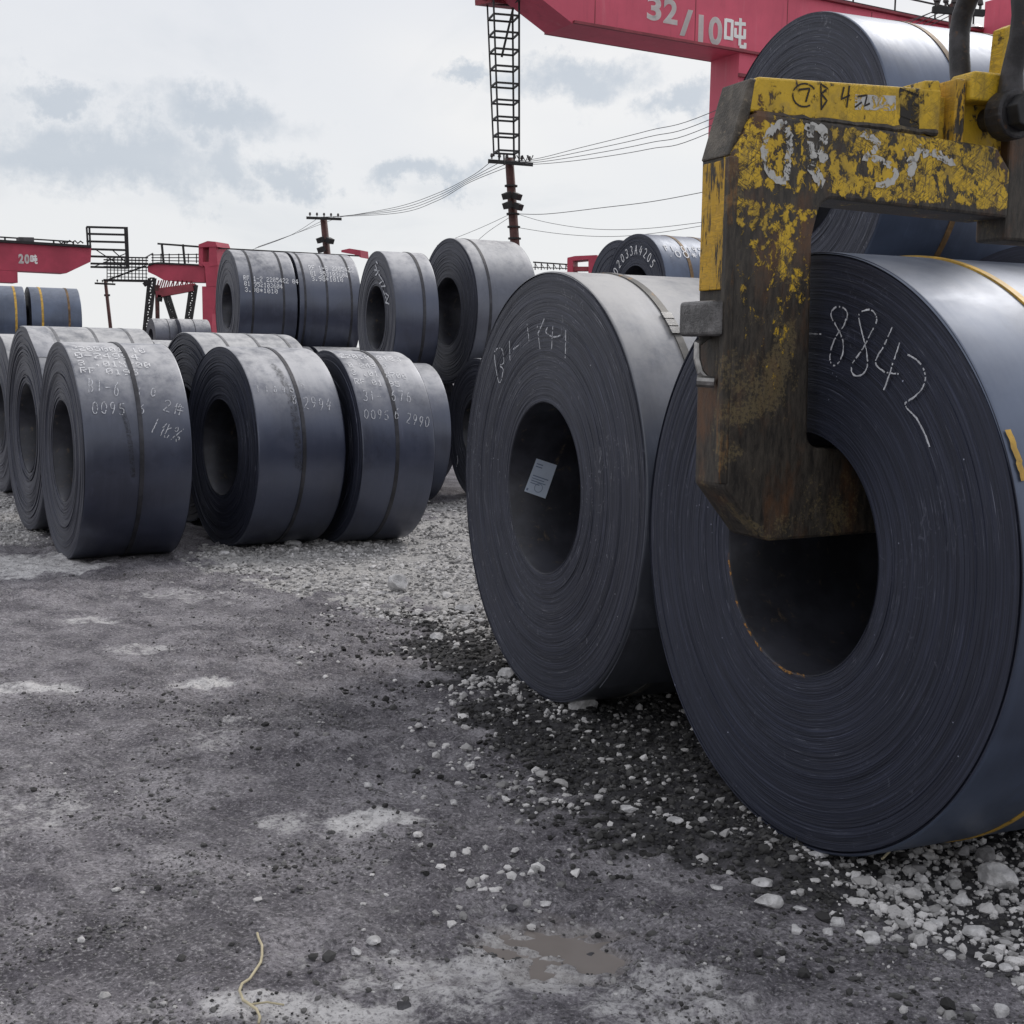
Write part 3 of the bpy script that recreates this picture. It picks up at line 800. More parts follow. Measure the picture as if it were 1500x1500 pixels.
# --- distant grey coils
for k, (px, lab) in enumerate(((221, 'distant small grey coil below the lattice legs, left of two'), (259, 'distant small grey coil below the lattice legs, right of two'))):
    q = at(px, 492, 56.0)
    cq = Coil(q.x, q.y, 2.30, 1.05, 0.80, 0.37, 1.28, lab, G_UP, seg=48, nr=8, side=M_SIDE_GREY, straps=(0.6,), seed=71 + k)
    pair_under(cq, 0.86, 75 + 2 * k, ('low coil under the distant grey coils, nearer %s one' % ('left', 'right')[k], 'low coil under the distant grey coils, farther %s one' % ('left', 'right')[k]))

# ------------------------------------------------------------------ writing on the coils
def write(c, where, rows, name, m, mode='dot', w=0.42, skip=0.08, jit=0.0, wide=0.78, slant=0.1, lift=None):
    ink = (c.ink_side() if lift is None else c.ink_side(lift)) if where == 'side' else (c.ink_face() if lift is None else c.ink_face(lift))
    f = c.side if where == 'side' else c.face
    for text, a, b, hp in rows:
        p0, p1 = f(*a), f(*b)
        # letter height: hp photo pixels measured upwards from the start of the row
        p2 = f(a[0], a[1] - hp)
        h = abs(p2[1] - p0[1])
        ink.line(text, p0, p1, h, w, mode, skip, slant, jit, wide)
    return c.mark(ink, name, m)


write(cC, 'side', (('2205001 10', (106, 514), (216, 518), 6.5), ('0-24994', (111, 525), (207, 528), 8), ('3 .01X700', (115, 536), (224, 540), 8), ('RF 0195', (118, 547), (206, 551), 8.5)), 'stencil_marking', M_WHITE)
write(cC, 'side', (('B1-6', (128, 575), (178, 580), 20), ('1 0', (200, 578), (230, 582), 12), ('0095', (134, 606), (186, 608), 17), ('6', (202, 606), (216, 607), 13), ('2件', (236, 602), (270, 610), 17),
                   ('1化%', (216, 632), (264, 652), 22)), 'chalk_marking', M_CHALK, 'chalk', 0.006, 0.14, 0.0012)
write(cF, 'side', (('22050 0133', (500, 525), (590, 531), 6), ('0 249 9', (512, 539), (570, 541), 7), ('3 .01 X700', (516, 550), (598, 556), 8), ('RF 01 95', (520, 563), (588, 568), 8)), 'stencil_marking', M_WHITE)
write(cF, 'side', (('31-', (532, 588), (562, 590), 15), ('676', (573, 588), (606, 590), 15), ('0095', (533, 614), (572, 615), 13), ('6', (577, 615), (588, 616), 16), ('2990', (594, 620), (630, 628), 15)), 'chalk_marking', M_CHALK, 'chalk', 0.006, 0.12, 0.0012)
write(cE, 'side', (('1 1 0 9', (376, 574), (420, 576), 9), ('6 6', (426, 576), (450, 566), 12), ('8', (428, 592), (438, 592), 12), ('2994', (444, 598), (488, 603), 17)), 'chalk_marking', M_CHALK, 'chalk', 0.006, 0.16, 0.0014)
write(cH1, 'side', (('RF 1-2 2205422 04', (357, 411), (438, 417), 7), ('01 952103604', (358, 419), (415, 424), 7), ('3.98*1010', (359, 428), (408, 431), 7)), 'stencil_marking', M_WHITE, w=0.5, skip=0.04)
write(cH2, 'side', (('RF 1-8 2205422', (453, 396), (520, 400), 7), ('01 953103604', (455, 404), (511, 408), 7), ('3.98*1010', (457, 412), (504, 414), 7)), 'stencil_marking', M_WHITE, w=0.5, skip=0.04)
ik = cN.ink_side()
for text, a, b in (('P1.0195', (950, 366), (1000, 369)), ('.00*0', (965, 375), (1012, 379))):
    p0, p1 = cN.side(*a), cN.side(*b)
    p0 = (max(p0[0], 0.10), p0[1])
    p1 = (max(p1[0], 0.75), p1[1])
    ik.line(text, p0, p1, 0.11, 0.016, 'chalk', 0.0, 0.0)
cN.mark(ik, 'stencil_marking', M_WHITE)
ik = cN.ink_face()
txt = '202033A4205'
for i, ch in enumerate(txt):               # number running round the upper half of the end
    ang = R(158 - 118 * i / (len(txt) - 1))
    rm = 0.60
    for stp in STR[ch]:
        pts = []
        for x, y in stp:
            lx, ly = (x - .5) * 0.075, (y - .5) * 0.125
            pts.append((rm * math.cos(ang) + lx * math.sin(ang) + ly * math.cos(ang), rm * math.sin(ang) - lx * math.cos(ang) + ly * math.sin(ang)))
        ik.stroke(pts, 0.013)
cN.mark(ik, 'stencil_marking', M_WHITE)
# big hand-written chalk number on the nearest coil, drawn through points seen in the photograph
for digit in ([[(1186, 489), (1207, 490)]],
              [[(1244, 470), (1245, 459), (1240, 452), (1231, 450), (1223, 455), (1222, 465), (1230, 480), (1238, 497), (1239, 515), (1234, 530), (1226, 536), (1220, 528), (1222, 510), (1231, 490), (1240, 478), (1244, 466)]],
              [[(1262, 462), (1268, 456), (1280, 455), (1287, 462), (1288, 472), (1280, 488), (1270, 508), (1258, 525), (1251, 538), (1254, 549), (1263, 551), (1272, 544), (1275, 530), (1272, 508), (1266, 485), (1262, 466)]],
              [[(1311, 480), (1300, 505), (1290, 522), (1287, 533), (1296, 543), (1308, 547), (1321, 548)], [(1322, 503), (1313, 530), (1304, 558), (1296, 578)]],
              [[(1334, 520), (1346, 527), (1355, 537), (1360, 553), (1356, 568), (1346, 580), (1333, 589), (1330, 593), (1334, 600), (1345, 611), (1352, 622), (1359, 636), (1366, 655)]]):
    ik = cA.ink_face(0.010)
    for pts in digit:
        ik.stroke(smooth([cA.face(*p) for p in pts]), 0.0052, step=0.005, skip=0.16, jit=0.0005)
    cA.mark(ik, 'chalk_digit', M_CHALK)
ik = cB.ink_face(0.010)
for pts in ([(731, 512), (727, 520), (732, 555), (736, 560), (740, 542), (735, 536), (741, 531), (738, 512), (730, 511)], [(749, 500), (750, 528)], [(755, 512), (763, 506)],
            [(775, 475), (778, 500)], [(801, 466), (796, 478), (790, 492)], [(790, 478), (794, 512)], [(805, 480), (803, 488), (814, 494), (824, 492)], [(813, 478), (811, 512)], [(832, 484), (831, 525)]):
    ik.stroke(smooth([cB.face(*p) for p in pts]), 0.006, step=0.006, skip=0.2, jit=0.0007)
cB.mark(ik, 'chalk_marking', M_CHALK)
ik = cH3.ink_face(0.01)
for pts in ([(551, 388), (555, 400), (551, 404)], [(550, 396), (557, 397)], [(556, 402), (562, 412), (557, 416)], [(560, 408), (566, 420), (560, 420)], [(562, 424), (568, 440)], [(566, 430), (571, 434), (566, 444), (572, 446)], [(552, 384), (556, 388)]):
    ik.stroke([cH3.face(*p) for p in pts], 0.016, step=0.03, skip=0.1, jit=0.002)
cH3.mark(ik, 'chalk_marking', M_CHALK)
ik = cK.ink_face(0.01)
ik.stroke([cK.face(*p) for p in ((671, 668), (672, 676), (670, 684))], 0.02, skip=0.1)
cK.mark(ik, 'chalk_marking', M_CHALK)
ik = cL.ink_side()
ik.stroke([cL.side(*p) for p in ((1452, 347), (1463, 333), (1470, 334), (1466, 338))], 0.012)
ik.stroke([cL.side(*p) for p in ((1367, 315), (1373, 319), (1372, 314))], 0.02)
cL.mark(ik, 'chalk_marking', M_WHITE)
# dark stain beside the strap of the 2994 coil
ik = cE.ink_side(0.0018)
ik.stroke([cE.side(*p) for p in ((398, 534), (408, 545), (418, 560), (426, 580), (432, 610), (436, 650), (437, 690))], 0.06, step=0.02, jit=0.006)
cE.mark(ik, 'strap_stain', M_STAIN)
ik = cC.ink_side(0.0018)
ik.stroke([cC.side(*p) for p in ((176, 590), (187, 625), (192, 660), (195, 700))], 0.035, step=0.05)
cC.mark(ik, 'strap_stain', M_STAIN)

# yellow paint at the rims of the two near coils
for c, pts, wd in ((cA, ((1478, 630), (1484, 650), (1490, 675), (1496, 705)), 0.020),):
    ik = c.ink_side(0.002)
    ik.stroke([(0.016 + .004 * i, c.side(*p)[1]) for i, p in enumerate(pts)], wd, step=.01, jit=.0015)
    c.mark(ik, 'rim_paint', M_STRAP_Y)
# loose outer lap end standing off the near coil, and one on the coil behind it
for c, a0, a1 in ((cB, 2.1, 2.5),):
    V, Q = [], []
    n = 24
    for i in range(n + 1):
        a = a0 + (a1 - a0) * i / n
        q = c.R + 0.003 + 0.006 * (i / n) ** 2
        for yy in (0.01, c.w - 0.01):
            for dq in (0, 0.004):
                V.append((math.sin(a) * (q + dq), yy, math.cos(a) * (q + dq)))
    for i in range(n):
        b = i * 4
        for u, v in ((0, 2), (1, 3), (0, 1), (2, 3)):
            Q.append((b + u, b + v, b + 4 + v, b + 4 + u))
    from_np('loose_lap', V, Q, M_SIDE_BLUE if c is cA else M_SIDE_DUST_GLARE, c.root, (0, 0, c.R), smooth=False)

ik = cA.ink_face(0.004)
ik.stroke([(0.3895 * math.cos(R(a)), 0.3895 * math.sin(R(a))) for a in range(188, 282, 4)], 0.010, step=.01, jit=.0012)
cA.mark(ik, 'bore_rust', M_RUSTRIM)
# bent outer edge of the coil behind the RF 0195 coil: a curled piece of strip standing off the rim
V, Q = [], []
n = 14
for i in range(n + 1):
    a = 0.18 + 0.62 * i / n
    k = math.sin(math.pi * i / n)
    for j in range(5):
        v = j / 4
        V.append((math.sin(a) * (cD.R + 0.004 + 0.03 * k * (1 - v)), -0.03 * k * (1 - v) + 0.16 * v, math.cos(a) * (cD.R + 0.004 + 0.03 * k * (1 - v))))
for i in range(n):
    for j in range(4):
        b = i * 5 + j
        Q.append((b, b + 1, b + 6, b + 5))
from_np('bent_edge', V, Q, M_SIDE, cD.root, (0, 0, cD.R), smooth=True)

# paper label stuck inside the bore of the labelled coil
x, y, z, yaw, Rr, r, w = cB.p


def bore_pt(px, py, lift=0.004):
    o, d = cB.local_ray(px, py)
    rr = r - 0.004 - lift
    A_, B_, C_ = d[0] ** 2 + d[2] ** 2, 2 * (o[0] * d[0] + o[2] * d[2]), o[0] ** 2 + o[2] ** 2 - rr ** 2
    t = (-B_ + math.sqrt(max(B_ * B_ - 4 * A_ * C_, 0))) / (2 * A_)
    return o + d * t


def patch(c0, c1, c2, c3, n, lift):
    V, Q = [], []
    for i in range(n + 1):
        for j in range(n + 1):
            u, v = i / n, j / n
            p = [(1 - u) * (1 - v) * c0[k] + u * (1 - v) * c1[k] + u * v * c2[k] + (1 - u) * v * c3[k] for k in (0, 1)]
            V.append(bore_pt(p[0], p[1], lift))
    for i in range(n):
        for j in range(n):
            b = i * (n + 1) + j
            Q.append((b, b + 1, b + n + 2, b + n + 1))
    return V, Q


LC = ((786, 672), (816, 682), (799, 731), (768, 720))
V, Q = patch(*LC, 8, 0.004)
lab = from_np('paper_label', V, Q, M_PAPER, cB.root, (0, 0, cB.R), smooth=True)


def lab_px(u, v):
    return tuple((1 - u) * (1 - v) * LC[0][k] + u * (1 - v) * LC[1][k] + u * v * LC[2][k] + (1 - u) * v * LC[3][k] for k in (0, 1))


VV, QQ = [], []
for u0, u1, v0, v1 in ((.12, .85, .47, .50), (.12, .70, .55, .575), (.12, .8, .62, .645), (.12, .55, .69, .715), (.05, .14, .88, .95), (.1, .4, .12, .15), (.1, .4, .2, .23)):
    V, Q = patch(lab_px(u0, v0), lab_px(u1, v0), lab_px(u1, v1), lab_px(u0, v1), 2, 0.0055)
    k = len(VV)
    VV += list(V)
    QQ += [tuple(i + k for i in q) for q in Q]
for k in range(14):
    a0, a1 = 2 * math.pi * k / 14, 2 * math.pi * (k + 1) / 14
    c = [lab_px(.55 + rr_ * math.cos(a), .78 + rr_ * .7 * math.sin(a)) for a, rr_ in ((a0, .19), (a1, .19), (a1, .165), (a0, .165))]
    V, Q = patch(*c, 1, 0.0055)
    kk = len(VV)
    VV += list(V)
    QQ += [tuple(i + kk for i in q) for q in Q]
from_np('label_print', VV, QQ, M_PRINT, lab)

# ------------------------------------------------------------------ yellow C hook (local: x thickness towards us, y along the coil axis, z up)
hook = thing('coil_lifting_hook', 'worn yellow C shaped lifting hook with its lower arm in the nearest coil', 'lifting hook', (0.9069, 4.098, 0.0), -1.155)
T = 0.09


def hk(name, bm, m, parent=None, bw=0.006, seg=2):
    if bw:
        bevel(bm, bw, seg)
    return from_bm(name, bm, m, parent or hook)


def fil(cx, cy, r, a0, a1, n=5):
    return arc(cx, cy, r, r, a0, a1, n)


prof = ([(-.335, 1.15), (-.345, 2.125), (-.278, 2.245), (.30, 2.232), (.64, 2.218), (.70, 2.15), (.70, 1.998)] +
        [(.06, 2.014)] + fil(.015, 1.955, .06, 90, 175, 6) + [(-.06, 1.90), (-.047, 1.32)] + fil(.0, 1.312, .047, 190, 268, 5) + [(.10, 1.262), (.86, 1.255), (.90, 1.22), (.90, 1.05), (.86, 1.01),
         (.222, .992), (-.17, .982), (-.20, .99)])
bm = bmesh.new()
prism(bm, prof, -T, T)
hk('c_frame', bm, M_HOOK, bw=0.010)
# central web standing above the cheek plates
bm = bmesh.new()
prism(bm, [(-.285, 2.25), (-.275, 2.335), (-.255, 2.352), (.425, 2.380), (.425, 2.225)], -.062, .066)
hk('top_web', bm, M_HOOKY, bw=0.008)
bm = bmesh.new()
prism(bm, [(-.352, 2.12), (-.285, 2.345), (-.262, 2.345), (-.30, 2.12)], -.085, .066)
hk('corner_plate', bm, simple('scuffed_corner_plate', (0.10, 0.085, 0.068), .55, .2, .5, 16, .5, dirt=(0.30, 0.24, 0.16)), bw=0.006)
bm = bmesh.new()
prism(bm, [(.35, 2.372), (.36, 2.402), (.42, 2.408), (.43, 2.372)], -.05, .06)
hk('top_tab', bm, M_HOOKY, bw=0.006)
bm = bmesh.new()
boxb(bm, (-.06, .465, 2.215), (.085, .505, 2.415))
hk('lug_rib', bm, M_HOOKS, bw=0.006)
bm = bmesh.new()
boxb(bm, (-.05, .4255, 2.2), (.035, .72, 2.365))
hk('lug_plate', bm, M_HOOKY, bw=0.004)
bm = bmesh.new()
prism(bm, [(.508, 2.350), (.508, 2.425), (.52, 2.44), (.69, 2.442), (.70, 2.42), (.70, 2.352)], .0, .105)
hk('lug_cap', bm, M_HOOKY, bw=0.008)
bm = bmesh.new()
prism(bm, [(.675, 2.4425), (.685, 2.60), (.73, 2.62), (.74, 2.4425)], -.01, .04)
hk('lug_gusset', bm, M_HOOKY, bw=0.006)
bm = bmesh.new()
prism(bm, [(.705, 1.93), (.705, 2.30), (1.25, 2.29), (1.25, 1.93)], -.06, .075)
hk('rear_body', bm, M_HOOKD, bw=0.01)
bm = bmesh.new()
boxb(bm, (-.070, -.353, 1.735), (.064, -.338, 2.11))
hk('back_panel', bm, M_HOOKS, bw=0.003)
bm = bmesh.new()
boxb(bm, (-.105, -.40, 1.598), (.082, -.335, 1.702))
hk('stop_block', bm, simple('scuffed_steel_block', (0.15, 0.145, 0.145), 0.45, 0.5, 0.45, 18, 0.4, dirt=(0.035, 0.033, 0.03)), bw=0.012, seg=3)
bm = bmesh.new()
tube(bm, [(-.02, -.345, 1.60), (-.02, -.382, 1.575), (-.012, -.386, 1.53), (0.0, -.38, 1.49), (.012, -.362, 1.468)], [.010, .011, .011, .012, .012], 10)
tube(bm, [(.0, -.392, 1.464), (.03, -.35, 1.462)], .018, 10)
hk('pin_handle', bm, simple('worn_bright_steel', (0.33, 0.32, 0.31), 0.35, 0.8, 0.3, 30), bw=0)
bm = bmesh.new()
boxb(bm, (.0645, -.362, 1.16), (.092, -.330, 2.115))
hk('corner_strip', bm, hook_paint('rusty_hook_edge', (0.28, 0.13, 0.035), 0.52, 0.66, streak=True, zfade=False), bw=0.005)
# rough weld beads along the plate joints
bm = bmesh.new()
rng = random.Random(3)
pts = [(T - .016, -.27 + .024 * i, 2.243 + rng.uniform(-.003, .003)) for i in range(29)]
tube(bm, pts, [.009 + rng.uniform(-.002, .003) for _ in pts], 7)
hk('weld_bead', bm, M_HOOKD, bw=0)
# painted characters on the near cheek
ik = Ink(lambda s, t: (T + 0.0018, s, t))


def hpt(px, py, lam=T):
    d = ray(px, py)
    A0 = np.array([0.9069, 4.098, 0.0])
    l = np.array([math.cos(1.155), -math.sin(1.155), 0]); a = np.array([math.sin(1.155), math.cos(1.155), 0])
    t = ((A0 + l * lam - CAM) @ l) / (d @ l)
    p = CAM + d * t
    return (float((p - A0) @ a), float(p[2]))


for pts, wd in (([(1147, 180), (1131, 190), (1120, 212), (1122, 240), (1134, 262), (1152, 266)], .020), ([(1147, 180), (1156, 200), (1154, 235), (1152, 266)], .020),
                ([(1186, 184), (1188, 215), (1192, 250), (1206, 272)], .026), ([(1186, 186), (1204, 190), (1206, 206), (1194, 216)], .022), ([(1196, 216), (1210, 236)], .022),
                ([(1262, 196), (1284, 208), (1280, 222), (1266, 230), (1290, 236), (1312, 250), (1306, 266), (1284, 272)], .018),
                ([(1318, 222), (1336, 240), (1330, 262)], .022), ([(1350, 214), (1338, 238)], .018), ([(1350, 226), (1366, 224), (1384, 234), (1398, 240)], .022)):
    ik.stroke(smooth([hpt(*p) for p in pts], 4) if len(pts) > 2 else [hpt(*p) for p in pts], wd * 1.3, step=0.006, jit=0.0018, skip=.04)
ik.make('painted_number', M_HOOKWHITE, hook)
ik = Ink(lambda s, t: (0.066 + 0.0018, s, t))
for pts, wd in (([(1170, 132), (1186, 130), (1180, 150)], .006), (arc(1178, 140, 17, 17, 60, 330, 14), .005), ([(1202, 122), (1203, 162)], .006), ([(1202, 124), (1212, 130), (1203, 138), (1211, 148), (1203, 160)], .006),
                ([(1236, 128), (1232, 146), (1245, 140)], .006), ([(1244, 126), (1240, 158)], .006), ([(1256, 142), (1270, 140), (1266, 156), (1274, 152)], .006), ([(1252, 158), (1262, 150)], .006)):
    ik.stroke([hpt(*p, lam=.066) for p in pts], wd, step=0.006)
ik.make('marker_scrawl', M_HOOKMARK, hook)
ik = Ink(lambda s, t: (0.066 + 0.0012, s, t))
ik.stroke([hpt(1252, 150, .066), hpt(1312, 152, .066)], .045, step=0.01)
ik.make('white_smear', M_HOOKWHITE, hook)
ik = Ink(lambda s, t: (0.066 + 0.0010, s, t))
ik.stroke([hpt(1331, 134, .066), hpt(1333, 200, .066)], .075, step=.008, jit=.002)
ik.make('grease_patch', M_GREASE, hook)

# shackle straddling the lug, with its pin and nut
sh = thing('lifting_shackle', 'dark forged shackle through the lug on top of the yellow hook', 'shackle', (0.9069, 4.098, 0.0), -1.155)
S0, Z0 = .635, 2.318
bm = bmesh.new()
pts = [(-.09, S0, Z0)] + [(-.085, S0 + .0, Z0 + .06), (-.075, S0 - .01, Z0 + .13), (-.09, S0 - .01, Z0 + .22), (-.105, S0, Z0 + .29)] + \
      [(.0325 - .1375 * math.cos(R(a)), S0, Z0 + .29 + .16 * math.sin(R(a))) for a in range(20, 180, 20)] + \
      [(.17, S0, Z0 + .29), (.165, S0, Z0 + .22), (.14, S0, Z0 + .12), (.138, S0, Z0 + .05), (.14, S0, Z0)]
tube(bm, pts, [.05, .042, .034] + [.033] * (len(pts) - 6) + [.034, .042, .052], 14)
from_bm('bow', bm, M_SHACKLE, sh, smooth=True)
for sx in (-1, 1):
    bm = bmesh.new()
    tube(bm, [(sx * .105 if sx > 0 else -.065, S0, Z0 - .01), (sx * .178 if sx > 0 else -.14, S0, Z0 - .01)], .078, 20)
    bevel(bm, .008)
    from_bm('eye', bm, M_SHACKLE, sh)
bm = bmesh.new()
tube(bm, [(-.2, S0, Z0 - .01), (.205, S0, Z0 - .01)], .036, 16)
from_bm('pin', bm, M_SHACKLE, sh)
bm = bmesh.new()
tube(bm, [(.1785, S0, Z0 - .01), (.228, S0, Z0 - .01)], .058, 6)
bevel(bm, .004)
from_bm('hex_nut', bm, simple('nut_steel', (0.03, 0.03, 0.032), 0.5, 0.5, 0.3, 14), sh)
# crane hook ring that carries the shackle, from above the frame
sl = thing('crane_sling_ring', 'dark steel ring above the shackle at the top edge', 'lifting ring', (0.9069, 4.098, 0.0), -1.155)
bm = bmesh.new()
pts = [(0, S0 + .15 * math.cos(R(a)), Z0 + .29 + .16 - .035 + .10 + .13 * math.sin(R(a)) + .13) for a in range(-90, 271, 15)]
tube(bm, pts, .032, 12, cap=False)
bmesh.ops.remove_doubles(bm, verts=bm.verts, dist=1e-4)
from_bm('ring', bm, M_SHACKLE, sl, smooth=True)
bm = bmesh.new()
for k in range(9):
    z0 = Z0 + .86 + k * .17
    ax = k % 2
    p = [((.055 * math.cos(R(a)) if ax else 0), S0 + (0 if ax else .055 * math.cos(R(a))), z0 + .105 * math.sin(R(a))) for a in range(0, 360, 30)]
    tube(bm, p + [p[0]], .02, 8, cap=False)
from_bm('chain', bm, M_SHACKLE, sl)

# ------------------------------------------------------------------ gantry cranes
ZUP = Vector((0, 0, 1))


def add(name, bm, m, root, smooth=False):
    L = Vector(root.location)
    for v in bm.verts:
        v.co -= L
    return from_bm(name, bm, m, root, smooth=smooth)


def text_on(body, origin, xdir, size, m, root, name='painted_sign', bold=0.0, sx=1.0):
    cu = bpy.data.curves.new(name, 'FONT')
    cu.body = body
    cu.size = size
    cu.offset = bold
    cu.extrude = 0.004
    tmp = bpy.data.objects.new(name + '_tmp', cu)
    COL.objects.link(tmp)
    dg = bpy.context.evaluated_depsgraph_get()
    me = bpy.data.meshes.new_from_object(tmp.evaluated_get(dg))
    bpy.data.objects.remove(tmp)
    me.name = name
    x = Vector(xdir).normalized()
    nrm = x.cross(ZUP)
    Mx = Matrix((x, ZUP, nrm)).transposed()
    for v in me.vertices:
        v.co = Mx @ Vector((v.co.x * sx, v.co.y, v.co.z)) + Vector(origin) - Vector(root.location)
    me.materials.clear()
    return link(name, me, m, root)


# --- crane with 32/10 on its girder
YW = R(59.5)
ca = Vector((math.sin(YW), math.cos(YW), 0))
cl_ = Vector((math.cos(YW), -math.sin(YW), 0))            # towards us
base = at(1100, 80, 33.5)


def beamP(px, py, lam=0.0):
    """pixel on the near face of the girder (lam metres behind it)"""
    d = Vector(ray(px, py))
    o = Vector(CAM)
    t = (base - cl_ * lam - o).dot(cl_) / d.dot(cl_)
    return o + d * t


def cr(s, lam, z):
    return base + ca * s - cl_ * lam + ZUP * (z - base.z)


zb = base.z
HB = 1.62
s_knee = (beamP(839, 38) - base).dot(ca)
tip = beamP(718, 4)
s_tip = (tip - base).dot(ca)
WB = 1.15
crane = thing('gantry_crane', 'red gantry crane with 32/10 painted on its girder', 'gantry crane', (base.x, base.y, 0.0))
ztip = zb + HB - 0.55
bm = bmesh.new()
Pn = [(s_tip, ztip), (s_knee, zb), (26.0, zb), (26.0, zb + HB), (s_tip, zb + HB)]
vf = [[bm.verts.new(cr(s, lam, z)) for s, z in Pn] for lam in (0.0, WB)]
bm.faces.new(vf[0]); bm.faces.new(vf[1][::-1])
for i in range(5):
    bm.faces.new((vf[0][i], vf[0][(i + 1) % 5], vf[1][(i + 1) % 5], vf[1][i]))
add('girder', bm, M_RED, crane)
bm = bmesh.new()
for lam in (-0.04, WB + .04):
    bar(bm, cr(s_knee, lam, zb + .03), cr(26, lam, zb + .03), .08, .06)
bar(bm, cr(s_tip, WB / 2, zb + HB + .035), cr(26, WB / 2, zb + HB + .035), WB + .24, .06)
add('girder_flange', bm, M_DKRED, crane)
for s in np.arange(s_knee + .6, 26, 2.9):
    bm = bmesh.new()
    bar(bm, cr(s, -.003, zb + .08), cr(s, -.003, zb + HB - .04), .008, .02)
    add('plate_seam', bm, M_DKRED, crane)
bm = bmesh.new()
bar(bm, cr(s_tip, .05, zb + HB + .10), cr(26, .05, zb + HB + .10), .07, .08)
for z in (.55, 1.05):
    bar(bm, cr(s_tip + 1, WB + .3, zb + HB + z), cr(26, WB + .3, zb + HB + z), .04)
for s in np.arange(s_tip + 1, 26, 1.6):
    bar(bm, cr(s, WB + .3, zb + HB), cr(s, WB + .3, zb + HB + 1.05), .04)
add('walkway_rail', bm, M_LATT, crane)
# legs: near pair and far pair, splayed towards the ground
for sL in ((beamP(1084, 85) - base).dot(ca), 21.0):
    bm = bmesh.new()
    top_ = [bm.verts.new(cr(sL + ds, dl, zb - .002)) for ds, dl in ((0, .02), (1.25, .02), (1.25, WB - .02), (0, WB - .02))]
    bot = [bm.verts.new(cr(sL + ds, dl, 0.7)) for ds, dl in ((-.10, .1), (.75, .1), (.75, WB - .1), (-.10, WB - .1))]
    bm.faces.new(top_); bm.faces.new(bot[::-1])
    for i in range(4):
        bm.faces.new((top_[i], top_[(i + 1) % 4], bot[(i + 1) % 4], bot[i]))
    add('leg', bm, M_RED, crane)
    bm = bmesh.new()
    bar(bm, cr(sL + .62, .005, zb - .1), cr(sL + .40, .085, 1.0), .03, .03)
    add('leg_seam', bm, M_DKRED, crane)
    bm = bmesh.new()
    bar(bm, cr(sL + .6, -3.6, .45), cr(sL + .6, WB + 3.6, .45), .7, .6)
    add('sill_beam', bm, M_RED, crane)
    bm = bmesh.new()
    bar(bm, cr(sL - .06, -.05, zb - .55), cr(sL + 1.3, -.05, zb - .55), .06, .08)
    add('leg_collar', bm, M_DKRED, crane)
    for lam in (-3.2, -2.2, WB + 2.2, WB + 3.2):
        bm = bmesh.new()
        tube(bm, [cr(sL + .45, lam, .25), cr(sL + .75, lam, .25)], .25, 16)
        add('rail_wheel', bm, M_LATT, crane)
# sign: 32/10 and the character for tonne
o3 = beamP(947, 38); e3 = beamP(1094, 74)
for ch, px0, px1, py0, py1 in (('3', 947, 968, -5, 31), ('2', 971, 992, -1, 36), ('/', 995, 1014, 14, 54), ('1', 1022, 1029.5, 22, 64), ('0', 1037, 1057, 25, 67)):
    s0, s1 = (beamP(px0, py1) - base).dot(ca), (beamP(px1, py1) - base).dot(ca)
    z0, hgt = beamP((px0 + px1) / 2, py1).z, beamP((px0 + px1) / 2, py0).z - beamP((px0 + px1) / 2, py1).z
    t = text_on(ch, (0, 0, 0), ca, 1.12, M_CRWHITE, crane, 'painted_digit' if ch != '/' else 'painted_slash', 0.035)
    xs = [v.co + Vector(crane.location) for v in t.data.vertices]
    ss = [v.dot(ca) for v in xs]; zs = [v.z for v in xs]
    for v, wv in zip(t.data.vertices, xs):
        v.co = cr(s0 + (wv.dot(ca) - min(ss)) / (max(ss) - min(ss)) * (s1 - s0), -0.012, z0 + (wv.z - min(zs)) / (max(zs) - min(zs)) * hgt) - Vector(crane.location)


TON = (((.05, .86), (.36, .86)), ((.36, .90), (.36, .24)), ((.05, .90), (.05, .24)), ((.05, .30), (.36, .30)), ((.47, .80), (1.0, .84)), ((.52, .66), (.52, .36)),
       ((.52, .40), (.96, .40)), ((.96, .68), (.96, .36)), ((.74, 1.0), (.74, .12)), ((.74, .10), (1.02, .10)), ((1.0, .06), (1.0, .24)))


def ton_sign(fp, s0, s1, z0, hgt, wd, root):
    """the character for tonne from flat painted strokes"""
    bm = bmesh.new()
    nrm = fp(0, 1, 0) - fp(0, 0, 0)
    for i, ((x0, y0), (x1, y1)) in enumerate(TON):
        bar(bm, fp(s0 + x0 * (s1 - s0), -.010 - .0005 * i, z0 + y0 * hgt), fp(s0 + x1 * (s1 - s0), -.010 - .0005 * i, z0 + y1 * hgt), wd, .006, up=nrm)
    return tag(add('painted_character', bm, M_CRWHITE, root), kind='stuff')


ton_sign(cr, (beamP(1061, 38) - base).dot(ca), (beamP(1092, 38) - base).dot(ca), beamP(1077, 72).z, beamP(1077, 26).z - beamP(1077, 72).z, .085, crane)
# trolley on the girder above the hook
bm = bmesh.new()
s_t = (beamP(1440, 40) - base).dot(ca)
bar(bm, cr(s_t - .2, -1.0, zb + 1.9), cr(s_t + 4.2, -1.0, zb + 1.9), 1.6, 1.0)
add('trolley', bm, M_RED, crane)
bm = bmesh.new()
bar(bm, cr(s_t - .5, -1.0, zb + 1.3), cr(s_t + 4.5, -1.0, zb + 1.3), 2.0, .18)
bar(bm, cr(s_t + .6, -1.0, zb + .9), cr(s_t + 1.2, -1.0, zb + .9), .5, .6)
add('trolley_deck', bm, M_LATT, crane)
for k in range(2):
    bm = bmesh.new()
    c0 = cr(s_t + .1 + k * .75, -1.85, zb + 1.72)
    tube(bm, [c0 + ZUP * .14, c0, c0 - ZUP * .06], [.08, .2, .2], 12)
    add('work_lamp', bm, M_LAMP, crane)
bm = bmesh.new()
c0 = beamP(1428, 41)
